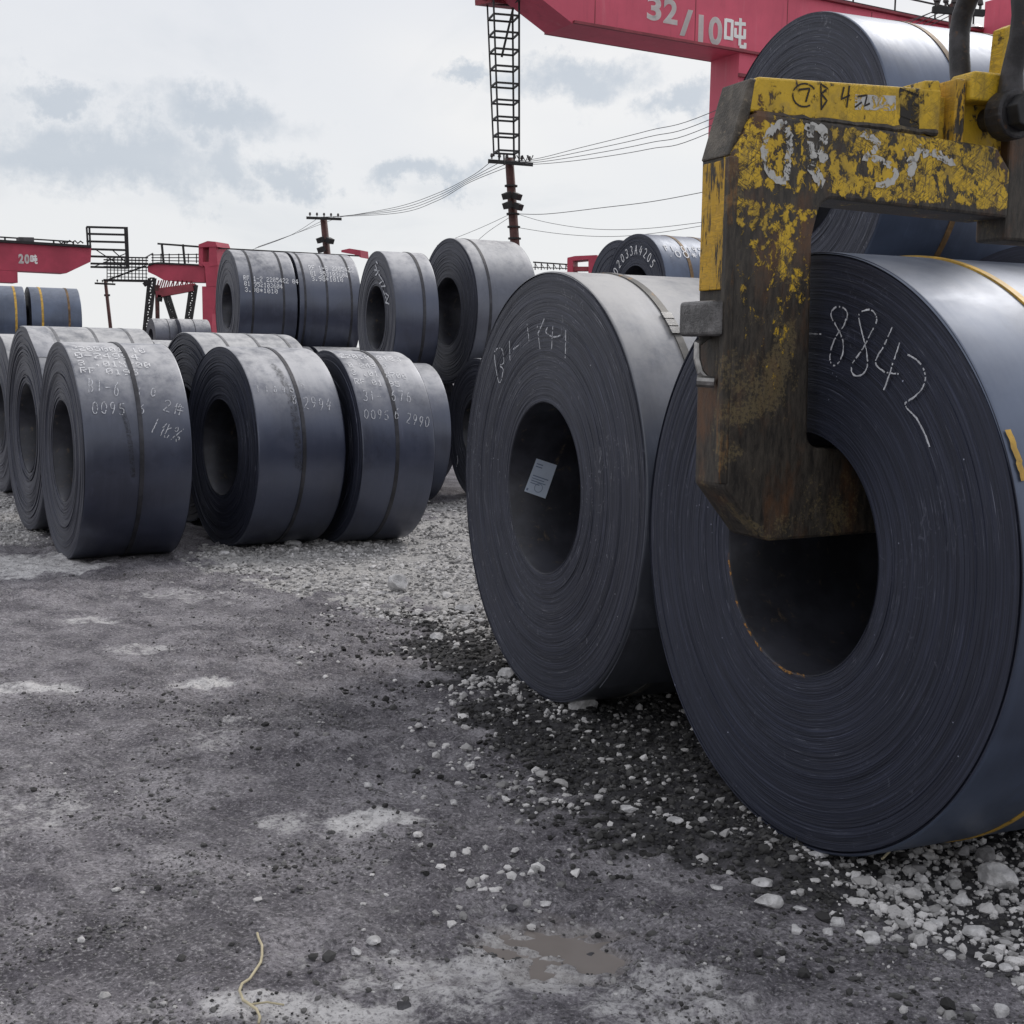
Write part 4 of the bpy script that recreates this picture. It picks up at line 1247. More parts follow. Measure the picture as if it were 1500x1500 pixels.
tube(bm, [c0 + ZUP * .07, c0 - ZUP * .03], [.12, .26], 14)
add('work_lamp', bm, M_LAMP, crane)
# lattice mast hanging from the girder tip down to the trolley wires
DM = 31.0
mt, mb = at(737, 0, DM), at(742, 228, DM)
axis = (mt - mb)
bm_r = []
hw_t, hw_b = .30, .24
sx_, sy_ = Vector((.97, .25, 0)), Vector((-.25, .97, 0))


def mast(u, i, j):
    h = hw_b + (hw_t - hw_b) * u
    return mb + axis * u + sx_ * (h * i) + sy_ * (h * j)


for i, j in ((-1, -1), (1, -1), (1, 1), (-1, 1)):
    bm = bmesh.new()
    bar(bm, mast(0, i, j), mast(1.12, i, j), .034)
    add('mast_upright', bm, M_LATT, crane)
for k in range(11):
    bm = bmesh.new()
    u = .02 + k * .108
    cs_ = [(-1, -1), (1, -1), (1, 1), (-1, 1)]
    for q in range(4):
        bar(bm, mast(u, *cs_[q]), mast(u, *cs_[(q + 1) % 4]), .034, .042)
    add('mast_frame', bm, M_LATT, crane)
bm = bmesh.new()
bar(bm, at(752, 12, DM), at(735, 84, DM), .05)
add('mast_brace', bm, M_LATT, crane)
bm = bmesh.new()
bar(bm, at(708, 2, DM), at(760, 8, DM + 1.0), .5, .12)
bar(bm, at(715, -4, DM), cr(s_tip + .3, .2, ztip + .2), .3, .25)
add('mast_bracket', bm, M_DKRED, crane)
for i, j in ((-1, -1), (1, -1), (0, 1)):
    bm = bmesh.new()
    bar(bm, mast(0.02, i, j), mast(-0.055, i, j), .03)
    add('mast_foot', bm, M_LATT, crane)
for x0 in (762, 770, 777):
    bm = bmesh.new()
    tube(bm, [at(x0 - 5, 228, DM), at(x0, 237, DM), at(x0 + 4, 228, DM)], .014, 6)
    add('wire_collector', bm, M_LATT, crane)

# --- crane with 20 on its girder, far left
base2 = at(60, 399, 58.0)
YW2 = R(56.0)
ca2 = Vector((math.sin(YW2), math.cos(YW2), 0)); cl2 = Vector((math.cos(YW2), -math.sin(YW2), 0))


def P2(px, py, lam=0.0):
    d = Vector(ray(px, py)); o = Vector(CAM)
    t = (base2 - cl2 * lam - o).dot(cl2) / d.dot(cl2)
    return o + d * t


crane2 = thing('gantry_crane', 'red crane girder with 20 painted on it at the far left', 'gantry crane', (base2.x, base2.y, 0))
s0, s1, s2 = [(P2(x, 390) - base2).dot(ca2) for x in (-160, 97, 133)]


def c2(s, lam, z):
    return base2 + ca2 * s - cl2 * lam + ZUP * (z - base2.z)


zt, zb2, ztp = P2(133, 364).z, base2.z, P2(133, 384).z
bm = bmesh.new()
Pn = [(s0, zb2), (s1, zb2), (s2, ztp), (s2 + .05, zt), (s0, zt)]
vf = [[bm.verts.new(c2(s, lam, z)) for s, z in Pn] for lam in (0.0, 1.0)]
bm.faces.new(vf[0]); bm.faces.new(vf[1][::-1])
for i in range(5):
    bm.faces.new((vf[0][i], vf[0][(i + 1) % 5], vf[1][(i + 1) % 5], vf[1][i]))
add('girder', bm, M_RED2, crane2)
bm = bmesh.new()
bar(bm, c2(s0, .45, zt + .06), c2(s2, .45, zt + .06), 1.25, .11)
add('girder_flange', bm, M_LATT, crane2)
bm = bmesh.new()
sl_ = (P2(26, 405) - base2).dot(ca2)
bar(bm, c2(s0, .5, zb2 - .26), c2(sl_, .5, zb2 - .26), 1.0, .5)
add('leg_head', bm, M_RED2, crane2)
for sg in (-1, 1):
    bm = bmesh.new()
    bar(bm, c2(sl_ - 3.0, .5, zb2 - .5), c2(sl_ - 3.0, .5 + sg * 2.2, .2), .7, .6)
    add('leg', bm, M_RED2, crane2)
bm = bmesh.new()
zr = P2(60, 349).z
bar(bm, c2(s0, .9, zr), c2(s2 - .6, .9, zr), .06)
add('walkway_rail', bm, M_LATT, crane2)
for x in (-90, -40, 15, 50, 87, 103, 116):
    bm = bmesh.new()
    s = (P2(x, 360) - base2).dot(ca2)
    bar(bm, c2(s, .9, zt + .1), c2(s, .9, zr), .06)
    add('railing_post', bm, M_LATT, crane2)
bm = bmesh.new()
bar(bm, P2(26, 353, .6), P2(48, 353.5, .6), .5, .28)
add('control_box', bm, M_GREYST, crane2)
bm = bmesh.new()
pp = [P2(86 + 4 * k, 350 + (3.2 + .5 * math.sin(k)) * (1 + (k % 2)), .3) for k in range(10)]
tube(bm, pp, .035, 5)
add('festoon_cable', bm, M_LATT, crane2)
ta, tb, za, zz = (P2(27, 380) - base2).dot(ca2), (P2(54, 380) - base2).dot(ca2), P2(40, 387).z, P2(40, 373).z
for ci, ch in enumerate('20'):
    t = text_on(ch, (0, 0, 0), ca2, 1.0, M_CRWHITE, crane2, 'painted_digit', 0.05)
    xs = [v.co + Vector(crane2.location) for v in t.data.vertices]
    ss = [v.dot(ca2) for v in xs]; zs = [v.z for v in xs]
    for v, wv in zip(t.data.vertices, xs):
        v.co = c2(ta + (tb - ta) * (.32 * ci + .28 * (wv.dot(ca2) - min(ss)) / (max(ss) - min(ss))), -.015, za + (wv.z - min(zs)) / (max(zs) - min(zs)) * (zz - za)) - Vector(crane2.location)
ton_sign(c2, ta + (tb - ta) * .66, tb, za, zz - za, .055, crane2)
# open cage at the end of that girder
for y0 in (333, 343, 354, 365.5, 376, 386.5, 391.5):
    bm = bmesh.new()
    xl = 127 if y0 < 360 else 133
    bar(bm, P2(xl, y0, .2), P2(186.5, y0 + (1.5 if y0 < 360 else 1.5), .2), .09)
    bar(bm, P2(xl + 1, y0, 1.2), P2(186, y0 + 1.5, 1.2), .07)
    add('cage_rail', bm, M_LATT, crane2)
for x0, x1 in ((127, 129), (131, 132.5), (183, 186), (186, 188.5)):
    bm = bmesh.new()
    bar(bm, P2(x0, 333, .2), P2(x1, 364 if x0 < 150 else 394, .2), .07)
    add('cage_post', bm, M_LATT, crane2)
bm = bmesh.new()
for a, b in (((140, 366), (180, 392)), ((136, 392), (184, 372)), ((165, 367), (186, 386))):
    bar(bm, P2(*a, .5), P2(*b, .5), .04)
add('cage_brace', bm, M_LATT, crane2)

# --- third crane: red portal tower, short girder and trussed legs, its long girder running behind the stack
D3 = 62.0
crane3 = thing('gantry_crane', 'red gantry crane with railings and dark trussed legs behind the stacked coils', 'gantry crane', (at(300, 600, D3).x, D3, 0))


def q3(px, py, dy=0.0):
    return at(px, py, D3 + dy)


def slab(name, pts, m, dy0, dy1, root=crane3):
    bm = bmesh.new()
    f = [bm.verts.new(q3(x, y, dy0)) for x, y in pts]
    back = [bm.verts.new(v.co + Vector((0.35, 1, 0)).normalized() * (dy1 - dy0)) for v in f]
    bm.faces.new(f); bm.faces.new(back[::-1])
    n = len(pts)
    for i in range(n):
        bm.faces.new((f[i], f[(i + 1) % n], back[(i + 1) % n], back[i]))
    return add(name, bm, m, root)


slab('girder', [(216, 390), (226, 387), (300, 390), (300, 414), (262, 413), (240, 411), (228, 404), (217, 399)], M_RED2, 0.0, 1.0)
slab('girder_flange', [(218, 386), (232, 384.5), (300, 388), (300, 390), (226, 387), (217, 390)], M_LATT, -.1, 1.2)
# the tower head is a frame with an opening
slab('tower_post', [(291, 359), (297, 357), (297, 391), (291, 389)], M_RED2, -.2, .8)
slab('tower_post', [(306.5, 356), (316, 355), (319, 389), (306, 391)], M_RED2, -.25, .8)
slab('tower_head', [(291, 358.5), (304, 353.5), (315.5, 354.5), (318.5, 362), (306, 362), (291, 363)], M_RED2, -.3, .85)
slab('tower_sill', [(291, 384), (319, 384), (318, 420), (302, 420), (300, 391)], M_RED2, -.22, .82)
slab('leg', [(296, 420), (317, 420), (316, 445), (311, 460), (310, 640), (300, 640), (297, 470)], M_RED2, -.2, .6)
for px, y0 in ((237, 357), (268, 358.5)):
    bm = bmesh.new()
    bar(bm, q3(px, y0, .2), q3(px + 3, 387, .2), .09)
    add('railing_post', bm, M_LATT, crane3)
bm = bmesh.new()
bar(bm, q3(231, 357.5, .2), q3(292, 362, .2), .08)
add('walkway_rail', bm, M_LATT, crane3)
bm = bmesh.new()
for k in range(3):
    bar(bm, q3(222, 374 + 4 * k, 1.2), q3(291, 373 + 5 * k, 1.2), .045)
bar(bm, q3(213, 378, .4), q3(224, 371.5, 1.2), .045)
for px in (224, 236, 248, 262, 276, 288):
    bar(bm, q3(px, 372, 1.2), q3(px, 386, 1.2), .045)
add('guard_rail', bm, M_GREYST, crane3)
# trussed legs
for (x0, y0), (x1, y1), wd in (((223, 408), (216, 474), 9), ((243, 430), (257, 474), 8), ((284, 418), (276, 472), 9)):
    bm = bmesh.new()
    n = 9
    x1 = x0 + (x1 - x0) * 2.6; y1 = y0 + (y1 - y0) * 2.6
    for sgn in (-.5, .5):
        for dy in (0, .5):
            bar(bm, q3(x0 + sgn * wd * .9, y0, dy), q3(x1 + sgn * wd * .7, y1, dy), .13)
    n = 20
    for k in range(n):
        a, b = k / n, (k + 1) / n
        sg = 1 if k % 2 else -1
        bar(bm, q3(x0 + (x1 - x0) * a - sg * wd * .4, y0 + (y1 - y0) * a), q3(x0 + (x1 - x0) * b + sg * wd * .4, y0 + (y1 - y0) * b), .08)
        bar(bm, q3(x0 + (x1 - x0) * a - wd * .4, y0 + (y1 - y0) * a), q3(x0 + (x1 - x0) * a + wd * .4, y0 + (y1 - y0) * a), .07)
    add('trussed_leg', bm, M_LATT, crane3)
bm = bmesh.new()
bar(bm, q3(230, 418), q3(232, 520), .16)
add('cable_mast', bm, M_POLE, crane3)
bm = bmesh.new()
bar(bm, q3(228, 425), q3(286, 417), .1); bar(bm, q3(230, 432), q3(284, 422), .3)
for k in range(8):
    bar(bm, q3(229 + 7 * k, 424 - k), q3(233 + 7 * k, 411), .05)
    bar(bm, q3(237 + 6 * k, 411), q3(233 + 7 * k, 423 - k), .05)
add('under_truss', bm, M_DKRED, crane3)
bm = bmesh.new()
boxes = [(232, 437)]
for x, y in boxes:
    bar(bm, q3(x, y), q3(x + 5, y + 1), .3)
bar(bm, q3(211, 418), q3(220, 412), .18)
add('drive_unit', bm, M_LATT, crane3)
# mesh walkway between the two cranes
bm = bmesh.new()
for y0 in (377, 381, 386, 391, 411):
    bar(bm, q3(152, y0), q3(217, y0 + 1.2), .11 if y0 in (386, 411) else .06)
for k in range(12):
    bar(bm, q3(157 + 5.2 * k, 377), q3(157 + 5.2 * k, 411), .035)
for y0 in (396, 401, 406):
    bar(bm, q3(158, y0), q3(216, y0 + .8), .035)
bar(bm, q3(157, 411), q3(213, 390), .07)
add('mesh_walkway', bm, M_LATT, crane3)
# long conductor rail and far red frames of the same crane
bm = bmesh.new()
bar(bm, q3(318, 364), q3(526, 375.5, -3), .06)
for k in range(9):
    x = 335 + 22 * k
    bar(bm, q3(x, 364.8 + (x - 335) * .052, -.3 * k), q3(x, 368 + (x - 335) * .05, -.3 * k), .08)
add('conductor_rail', bm, M_LATT, crane3)
slab('rail_end_box', [(500, 367), (512, 364.5), (528, 367), (529, 378), (518, 373), (500, 370)], M_RED2, -2, -1.2)

crane4 = thing('gantry_crane', 'top of a red crane frame showing between the labelled coil and the far stack', 'gantry crane', (at(850, 600, 60).x, 60, 0))
slab('frame_beam', [(831, 378), (842, 375.5), (874, 374), (876, 379), (832, 383)], M_RED2, -2, -1, crane4)
slab('frame_post', [(831, 380), (839, 380), (839, 700), (831, 700)], M_RED2, -2.02, -1.2, crane4)
slab('frame_post', [(862, 379), (878, 377), (878, 700), (862, 700)], M_RED2, -2.02, -1.2, crane4)
slab('frame_tie', [(839, 391), (862, 391), (862, 397), (839, 397)], M_DKRED, -1.9, -1.3, crane4)
bm = bmesh.new()
bar(bm, q3(781, 384.5), q3(832, 388), .06)
bar(bm, q3(781, 392), q3(832, 394), .04)
for k in range(6):
    bar(bm, q3(784 + 9 * k, 385 + .5 * k), q3(784 + 9 * k, 396), .05)
    bar(bm, q3(784 + 9 * k, 386 + .5 * k), q3(789 + 9 * k, 395), .03)
add('walkway_rail', bm, M_LATT, crane4)

# ------------------------------------------------------------------ utility poles and wires
def pole(label, top, bot, Y, rt, rb, arm, extras=None):
    p, q = at(*top, Y), at(*bot, Y)
    k = (p.z + 0.0) / max(p.z - q.z, .01)
    foot = p + (q - p) * k
    t = thing('utility_pole', label, 'utility pole', (foot.x, foot.y, 0), 0)
    bm = bmesh.new()
    tube(bm, [foot, p], [rb, rt], 12)
    add('pole_shaft', bm, M_POLE, t, smooth=True)
    (x0, y0), (x1, y1), n = arm
    bm = bmesh.new()
    a, b = at(x0, y0, Y - .2), at(x1, y1, Y - .2)
    bar(bm, a, b, .07, .09)
    ar = add('crossarm', bm, M_LATT, t)
    for i in range(n):
        u = (i + .5) / n
        c = a + (b - a) * u
        bm = bmesh.new()
        tube(bm, [c + ZUP * .06, c + ZUP * .10, c + ZUP * .12, c + ZUP * .19], [.02, .02, .045, .03], 8)
        L = Vector(t.location)
        for v in bm.verts:
            v.co -= L
        from_bm('insulator', bm, M_INSUL, ar)
    return t, p, foot


pA, pAt, pAf = pole('rusty brown pole with floodlights under the lattice mast', (746, 232), (754, 352), 33.0, .11, .14, ((715, 236.5), (781, 241.5), 6))
for yb in (273, 314, 333, 350):
    bm = bmesh.new()
    u = (yb - 232) / 120
    c = at(746 + 8 * u, yb, 33.0)
    tube(bm, [c + ZUP * .02, c - ZUP * .02], .165, 12)
    add('pole_band', bm, M_LATT, pA)
for px, py, sg in ((743, 287, -1), (757, 288, 1), (744, 301, -1), (759, 303, 1)):
    bm = bmesh.new()
    c = at(px, py, 32.7)
    fw = Vector((sg * .7, -.5, -.35)).normalized()
    bar(bm, c - fw * .08, c + fw * .09, .20, .15)
    bar(bm, c - fw * .1, at(749, py, 33.0), .05)
    add('floodlight', bm, M_LATT, pA)
pB, pBt, _ = pole('rusty pole with a crossarm rising behind the stacked coils', (474, 320), (479, 370), 47.0, .12, .15, ((449, 319.5), (500.5, 321.5), 5))
for px, py, sg in ((470, 352, -1), (483, 353, 1), (471, 366, -1)):
    bm = bmesh.new()
    c = at(px, py, 46.6)
    fw = Vector((sg * .7, -.5, -.35)).normalized()
    bar(bm, c - fw * .10, c + fw * .11, .24, .18)
    bar(bm, c, at(477, py, 47.0), .06)
    add('floodlight', bm, M_LATT, pB)
pC, pCt, _ = pole('thin dark pole with a crossarm at the left behind the pale coils', (154.5, 413), (162, 480), 66.0, .08, .10, ((139, 415.5), (169, 417), 4))
bm = bmesh.new()
bar(bm, at(153, 433, 66), at(161, 433, 66), .1)
add('lower_crossarm', bm, M_LATT, pC)
pD, pDt, _ = pole('pole behind the big coil, only its crossarm showing left of the shackle', (1404, 6), (1408, 200), 20.0, .14, .2, ((1366, 14.5), (1442, 20), 6))
for x0 in (1373, 1391):
    bm = bmesh.new()
    tube(bm, [at(x0 - 7, -8, 20), at(x0, 14, 20), at(x0 + 7, -8, 20)], .018, 6)
    add('wire_bracket', bm, M_LATT, pD)


def wire(label, pts, r, group='overhead wires'):
    o = []
    P = [at(x, y, Y) for x, y, Y in pts]
    # Catmull-Rom through the points
    for i in range(len(P) - 1):
        p0, p1, p2, p3 = P[max(i - 1, 0)], P[i], P[i + 1], P[min(i + 2, len(P) - 1)]
        for k in range(8):
            t = k / 8
            o.append(.5 * ((2 * p1) + (p2 - p0) * t + (2 * p0 - 5 * p1 + 4 * p2 - p3) * t * t + (3 * p1 - p0 - 3 * p2 + p3) * t ** 3))
    o.append(P[-1])
    bm = bmesh.new()
    tube(bm, o, r, 5)
    me = from_bm('overhead_wire', bm, M_WIRE)
    return tag(me, label, 'wire', group)


wl = ('first', 'second', 'third', 'fourth')
lab_r = ('uppermost of the wires sweeping up right from the lattice mast', 'second wire down sweeping up right from the lattice mast', 'third wire down sweeping up right from the lattice mast', 'lowest of the wires sweeping up right from the lattice mast')
lab_l = ('uppermost of the wires sagging left from the mast to the next pole', 'second wire down sagging left from the mast to the next pole', 'third wire down sagging left from the mast to the next pole', 'lowest of the wires sagging left from the mast to the next pole')
for k in range(4):
    wire(lab_r[k], [(722 + 15 * k, 237, 33.0), (780, 234 + 2.4 * k, 32), (850, 217 + 6 * k, 29.5), (950, 192 + 9 * k, 26.5), (1040, 166 + 9.5 * k, 24.5), (1375 + 12 * k, 14, 20.0)], .007)
    wire(lab_l[k], [(719 + 15 * k, 237.5, 33.0), (690, 259 + 2.6 * k, 34.5), (640, 284 + 3.6 * k, 37), (580, 304 + 3.0 * k, 40), (498 - 10 * k, 318.5, 46.8)], .008)
for k in range(3):
    wire(('uppermost', 'middle', 'lowest')[k] + ' of the faint wires running down left from the second pole', [(495 - 14 * k, 319.5, 46.8), (440 - 8 * k, 340 + 3 * k, 52), (378 - 4 * k, 362 + 2 * k, 58)], .008)
wire('single wire rising right from below the floodlights', [(752, 313.5, 33), (800, 314, 32), (880, 305, 30.5), (960, 295, 29), (1060, 276, 27.5)], .008)
wire('deeply sagging wire right of the floodlight pole', [(752, 312, 33), (800, 326, 32), (870, 336, 30.5), (950, 335, 29), (1060, 322, 27.5)], .006)
wire('lowest sagging wire right of the floodlight pole', [(753, 333, 33), (820, 343, 32), (890, 347, 30.5), (960, 342, 29), (1060, 326, 27.5)], .006)
wire('guy wire slanting down left from the floodlight pole, upper one', [(748, 314, 33), (700, 336, 34.5), (640, 360, 37)], .006)
wire('guy wire slanting down left from the floodlight pole, lower one', [(748, 318, 33), (715, 340, 33.5), (690, 362, 34)], .006)
wire('faint wire passing above the far right corner behind the shackle', [(1300, 40, 23), (1345, 26, 21.5), (1372, 15, 20)], .006)

# ------------------------------------------------------------------ ground
def hsh(ix, iy, seed):
    n = (ix.astype(np.int64) * 374761393 + iy.astype(np.int64) * 668265263 + seed * 1274126177) & 0xffffffff
    n = ((n ^ (n >> 13)) * 1274126177) & 0xffffffff
    return ((n ^ (n >> 16)) & 0xffff) / 65535.0


def vn(x, y, s, seed):
    x, y = x * s, y * s
    ix, iy = np.floor(x), np.floor(y)
    fx, fy = x - ix, y - iy
    fx, fy = fx * fx * (3 - 2 * fx), fy * fy * (3 - 2 * fy)
    a, b, c, d = hsh(ix, iy, seed), hsh(ix + 1, iy, seed), hsh(ix, iy + 1, seed), hsh(ix + 1, iy + 1, seed)
    return (a * (1 - fx) + b * fx) * (1 - fy) + (c * (1 - fx) + d * fx) * fy


def fbm(x, y, s, seed, n=4, g=0.5):
    t, a, tot = 0, 1, 0
    for k in range(n):
        t = t + a * vn(x, y, s * 2.03 ** k, seed + k * 17)
        tot += a
        a *= g
    return t / tot


def sstep(v, a, b):
    t = np.clip((v - a) / (b - a), 0, 1)
    return t * t * (3 - 2 * t)


def poly_sd(px, x, y):
    """signed distance (inside positive) of ground points to a polygon given in world coordinates"""
    n = len(px)
    d = np.full(x.shape, 1e9)
    ins = np.zeros(x.shape, bool)
    for i in range(n):
        ax, ay = px[i]
        bx, by = px[(i + 1) % n]
        ex, ey = bx - ax, by - ay
        t = np.clip(((x - ax) * ex + (y - ay) * ey) / (ex * ex + ey * ey + 1e-12), 0, 1)
        d = np.minimum(d, np.hypot(x - ax - t * ex, y - ay - t * ey))
        c = ((ay <= y) & (by > y)) | ((by <= y) & (ay > y))
        xi = ax + (y - ay) / (by - ay + 1e-12) * ex
        ins ^= c & (x < xi)
    return np.where(ins, d, -d)


def gp(pts):
    return [tuple(gnd(*p))[:2] for p in pts]


PALE = gp([(285, 838), (330, 806), (420, 792), (600, 760), (650, 728), (900, 722), (900, 840), (720, 930), (660, 915), (600, 892), (560, 884), (480, 868), (380, 860)])   # crushed pale stone
DARK = gp([(600, 905), (690, 900), (900, 860), (1600, 900), (1700, 1480), (1500, 1500), (1300, 1420), (1150, 1330), (1020, 1270), (900, 1215), (860, 1150), (790, 1085), (700, 1030), (625, 965)])
LEFTG = gp([(-60, 690), (30, 700), (85, 785), (60, 800), (-80, 800)])
PATCH = [  # pale wet mud, sky reflection partly painted into its colour: centre, half-size in photo pixels, strength
    (548, 1196, 95, 30, 1.0), (300, 1000, 75, 13, .8), (60, 1003, 70, 11, .7), (60, 826, 110, 18, .9), (250, 870, 160, 14, .35), (130, 905, 60, 10, .5), (780, 1372, 150, 75, 1.0), (660, 1420, 190, 60, .55),
    (480, 1478, 170, 26, .7), (950, 1450, 140, 60, .45), (420, 1200, 70, 20, .4), (200, 950, 70, 14, .4), (30, 1190, 90, 40, .3), (1050, 1490, 120, 40, .35), (330, 1075, 60, 30, .25), (710, 1050, 60, 30, .3)]
DKP = [(250, 1375, 190, 60, .6), (420, 1040, 170, 30, .6), (640, 1245, 190, 60, .35), (560, 1340, 120, 70, .4), (110, 1080, 130, 50, .25), (430, 905, 130, 12, .5), (1180, 1420, 200, 50, .5), (190, 845, 110, 8, .7), (300, 1300, 120, 30, .4)]


def fields(x, y):
    n = fbm(x, y, 1.1, 5, 5, .58)
    nf = fbm(x, y, 6.0, 9, 4, .6)
    sdp = poly_sd(PALE, x, y) + (n - .5) * 1.5 + (nf - .5) * .9
    pale = sstep(sdp, -.05, .30)
    sdl = poly_sd(LEFTG, x, y) + (n - .5) * .9 + (nf - .5) * .4
    pale = np.maximum(pale, sstep(sdl, -.1, .3) * .8)
    sdd = poly_sd(DARK, x, y) + (n - .5) * .8 + (nf - .5) * .5
    dark = sstep(sdd, -.10, .22)
    mud_glare = np.zeros_like(x)
    for cx, cy, hx, hy, st in PATCH:
        c = gnd(cx, cy); ex = abs(gnd(cx + hx, cy).x - c.x); ey = abs(gnd(cx, cy - hy).y - c.y)
        q = np.hypot((x - c.x) / ex, (y - c.y) / ey) + (n - .5) * 1.6 + (nf - .5) * .9
        mud_glare = np.maximum(mud_glare, st * sstep(q, 1.15, .45))
    dk = np.zeros_like(x)
    for cx, cy, hx, hy, st in DKP:
        c = gnd(cx, cy); ex = abs(gnd(cx + hx, cy).x - c.x); ey = abs(gnd(cx, cy - hy).y - c.y)
        q = np.hypot((x - c.x) / ex, (y - c.y) / ey) + (n - .5) * 1.5 + (nf - .5) * .7
        dk = np.maximum(dk, st * sstep(q, 1.2, .4))
    return pale, dark, mud_glare, dk, n, nf


PUD = gnd(818, 1368)


def height(x, y):
    n = fbm(x, y, .9, 21, 3)
    rut = fbm(x * .9 + y * .5, y * .25, 2.2, 31, 3)
    h = (n - .5) * .03 + (rut - .5) * .028 + (fbm(x, y, 8, 41, 3, .6) - .5) * .036 + (fbm(x, y, 24, 51, 3, .6) - .5) * .030 * (.35 + 1.3 * sstep(n, .4, .62))
    # churned hollow that holds the puddle, ridged along the tyre track
    dx, dy = x - PUD.x, y - PUD.y
    q = np.hypot((dx * .93 + dy * .36) / .34, (-dx * .36 + dy * .93) / .26)
    bowl = np.exp(-q ** 2 * 1.2)
    ridge = fbm((dx * .45 + dy * .9), (dx * .9 - dy * .45) * .3, 9, 61, 3, .55)
    h = h - bowl * .040 + bowl * (ridge - .46) * .13 + np.exp(-q ** 2 * .30) * (fbm(x, y, 20, 71, 4, .6) - .5) * .042
    ed = np.minimum.reduce([x + 6.2, 5.0 - x, y - 2.0, 15.8 - y])
    return h * sstep(ed, 0, .5) - .006


def ground_mat(name, attr):
    m, t = mat(name)
    oc = t.n('ShaderNodeTexCoord').outputs['Object']
    n1 = t.noise(oc, 3.0, 8, 0.62)
    n2 = t.noise(oc, 34.0, 8, 0.74)
    n3 = t.noise(oc, 85.0, 6, 0.75)
    cl_n = t.noise(oc, 15.0, 7, .72)
    vr = t.n('ShaderNodeTexVoronoi', {'Vector': oc, 'Scale': 75.0})
    grit = t.math('ADD', t.math('MULTIPLY', n2, .6), t.math('MULTIPLY', t.noise(oc, 9.0, 6, .65), .4))
    c = t.mix(t.ramp(n1, 0.33, 0.68), (0.100, 0.092, 0.107), (0.285, 0.270, 0.290))
    if attr:
        at_ = t.n('ShaderNodeAttribute', attribute_name='soil')
        s0_ = t.n('ShaderNodeSeparateColor', {'Color': at_.outputs['Color']})

        def crisp(a, w, k=2.2):
            return t.ramp(t.math('ADD', a, t.math('MULTIPLY', t.math('SUBTRACT', grit, .5), k)), .5 - w / 2, .5 + w / 2)
        pale, dark, mud_glare = crisp(s0_.outputs[0], .8), crisp(s0_.outputs[1], .7), crisp(t.math('MULTIPLY', s0_.outputs[2], 1.05), .75, 3.6)
        c = t.mix(t.math('MULTIPLY', crisp(at_.outputs['Alpha'], 1.0), .85), c, (0.066, 0.061, 0.071))
    # tyre smears dragged across the yard
    rot = t.n('ShaderNodeMapping', {'Vector': oc, 'Rotation': (0, 0, R(-50)), 'Scale': (1.7, .15, 1.0)}, vector_type='TEXTURE')
    sm = t.noise(rot.outputs[0], 1.3, 7, .66, .25)
    c = t.mix(t.math('MULTIPLY', t.ramp(sm, .52, .66), .50), c, t.mix(.6, c, (.035, .033, .038)))
    c = t.mix(t.math('MULTIPLY', t.ramp(sm, .44, .32), .45), c, t.mix(.55, c, (.55, .535, .545)))
    c = t.mix(t.math('MULTIPLY', t.ramp(cl_n, .52, .60), .62), c, t.mix(.62, c, (.03, .029, .033)))
    c = t.mix(t.math('MULTIPLY', t.ramp(n2, .52, .62), .80), c, t.mix(.66, c, (0.04, 0.038, 0.043)))
    c = t.mix(t.math('MULTIPLY', t.ramp(n3, .52, .59), .85), c, t.mix(.72, c, (0.02, 0.02, 0.022)))
    c = t.mix(t.math('MULTIPLY', t.ramp(n3, .46, .37), .65), c, t.mix(.65, c, (0.60, 0.585, 0.60)))
    if attr:
        pm = t.mix(t.ramp(n2, .3, .7), (0.74, 0.725, 0.725), (0.50, 0.488, 0.495))  # pale mud tone that also carries the sky reflection as colour
        pm = t.mix(t.math('MULTIPLY', t.ramp(n3, .52, .60), .7), pm, (.15, .142, .15))
        pm = t.mix(t.math('MULTIPLY', t.ramp(cl_n, .50, .62), .6), pm, (.22, .21, .22))
        c = t.mix(t.math('MULTIPLY', mud_glare, .92), c, pm)
        c = t.mix(dark, c, t.mix(t.ramp(n2, .35, .65), (0.026, 0.025, 0.028), (0.062, 0.060, 0.065)))
        c = t.mix(pale, c, t.mix(t.ramp(n2, .35, .65), (0.22, 0.215, 0.215), (0.52, 0.505, 0.495)))
        gpz = t.n('ShaderNodeSeparateXYZ', {'Vector': oc}).outputs['Z']
    dpu = t.vmath('DISTANCE', t.vmath('MULTIPLY', oc, (1, 1, 0)), (PUD.x, PUD.y, 0)) if attr else None
    if attr:
        wetm = t.math('MULTIPLY', t.ramp(gpz, -.022, -.040), t.ramp(dpu, .75, .40))
        c = t.mix(t.math('MULTIPLY', wetm, .45), c, (.20, .178, .165))
    h = t.math('ADD', t.math('MULTIPLY', n2, .9), t.math('MULTIPLY', n3, .35))
    h = t.math('ADD', h, t.math('MULTIPLY', vr.outputs['Distance'], .25))
    h = t.math('ADD', h, t.math('MULTIPLY', cl_n, .6))
    wet = t.ramp(t.noise(oc, 1.4, 4), .45, .7)
    rg = t.math('SUBTRACT', .92, t.math('MULTIPLY', wet, .2))
    if attr:
        rg = t.math('SUBTRACT', rg, t.math('MULTIPLY', mud_glare, .42), clamp=True)
        rg = t.math('SUBTRACT', rg, t.math('MULTIPLY', wetm, .35), clamp=True)
    finish(t, c, rg, 0.0, t.bump(h, .9, .009), spec=.35)
    return m


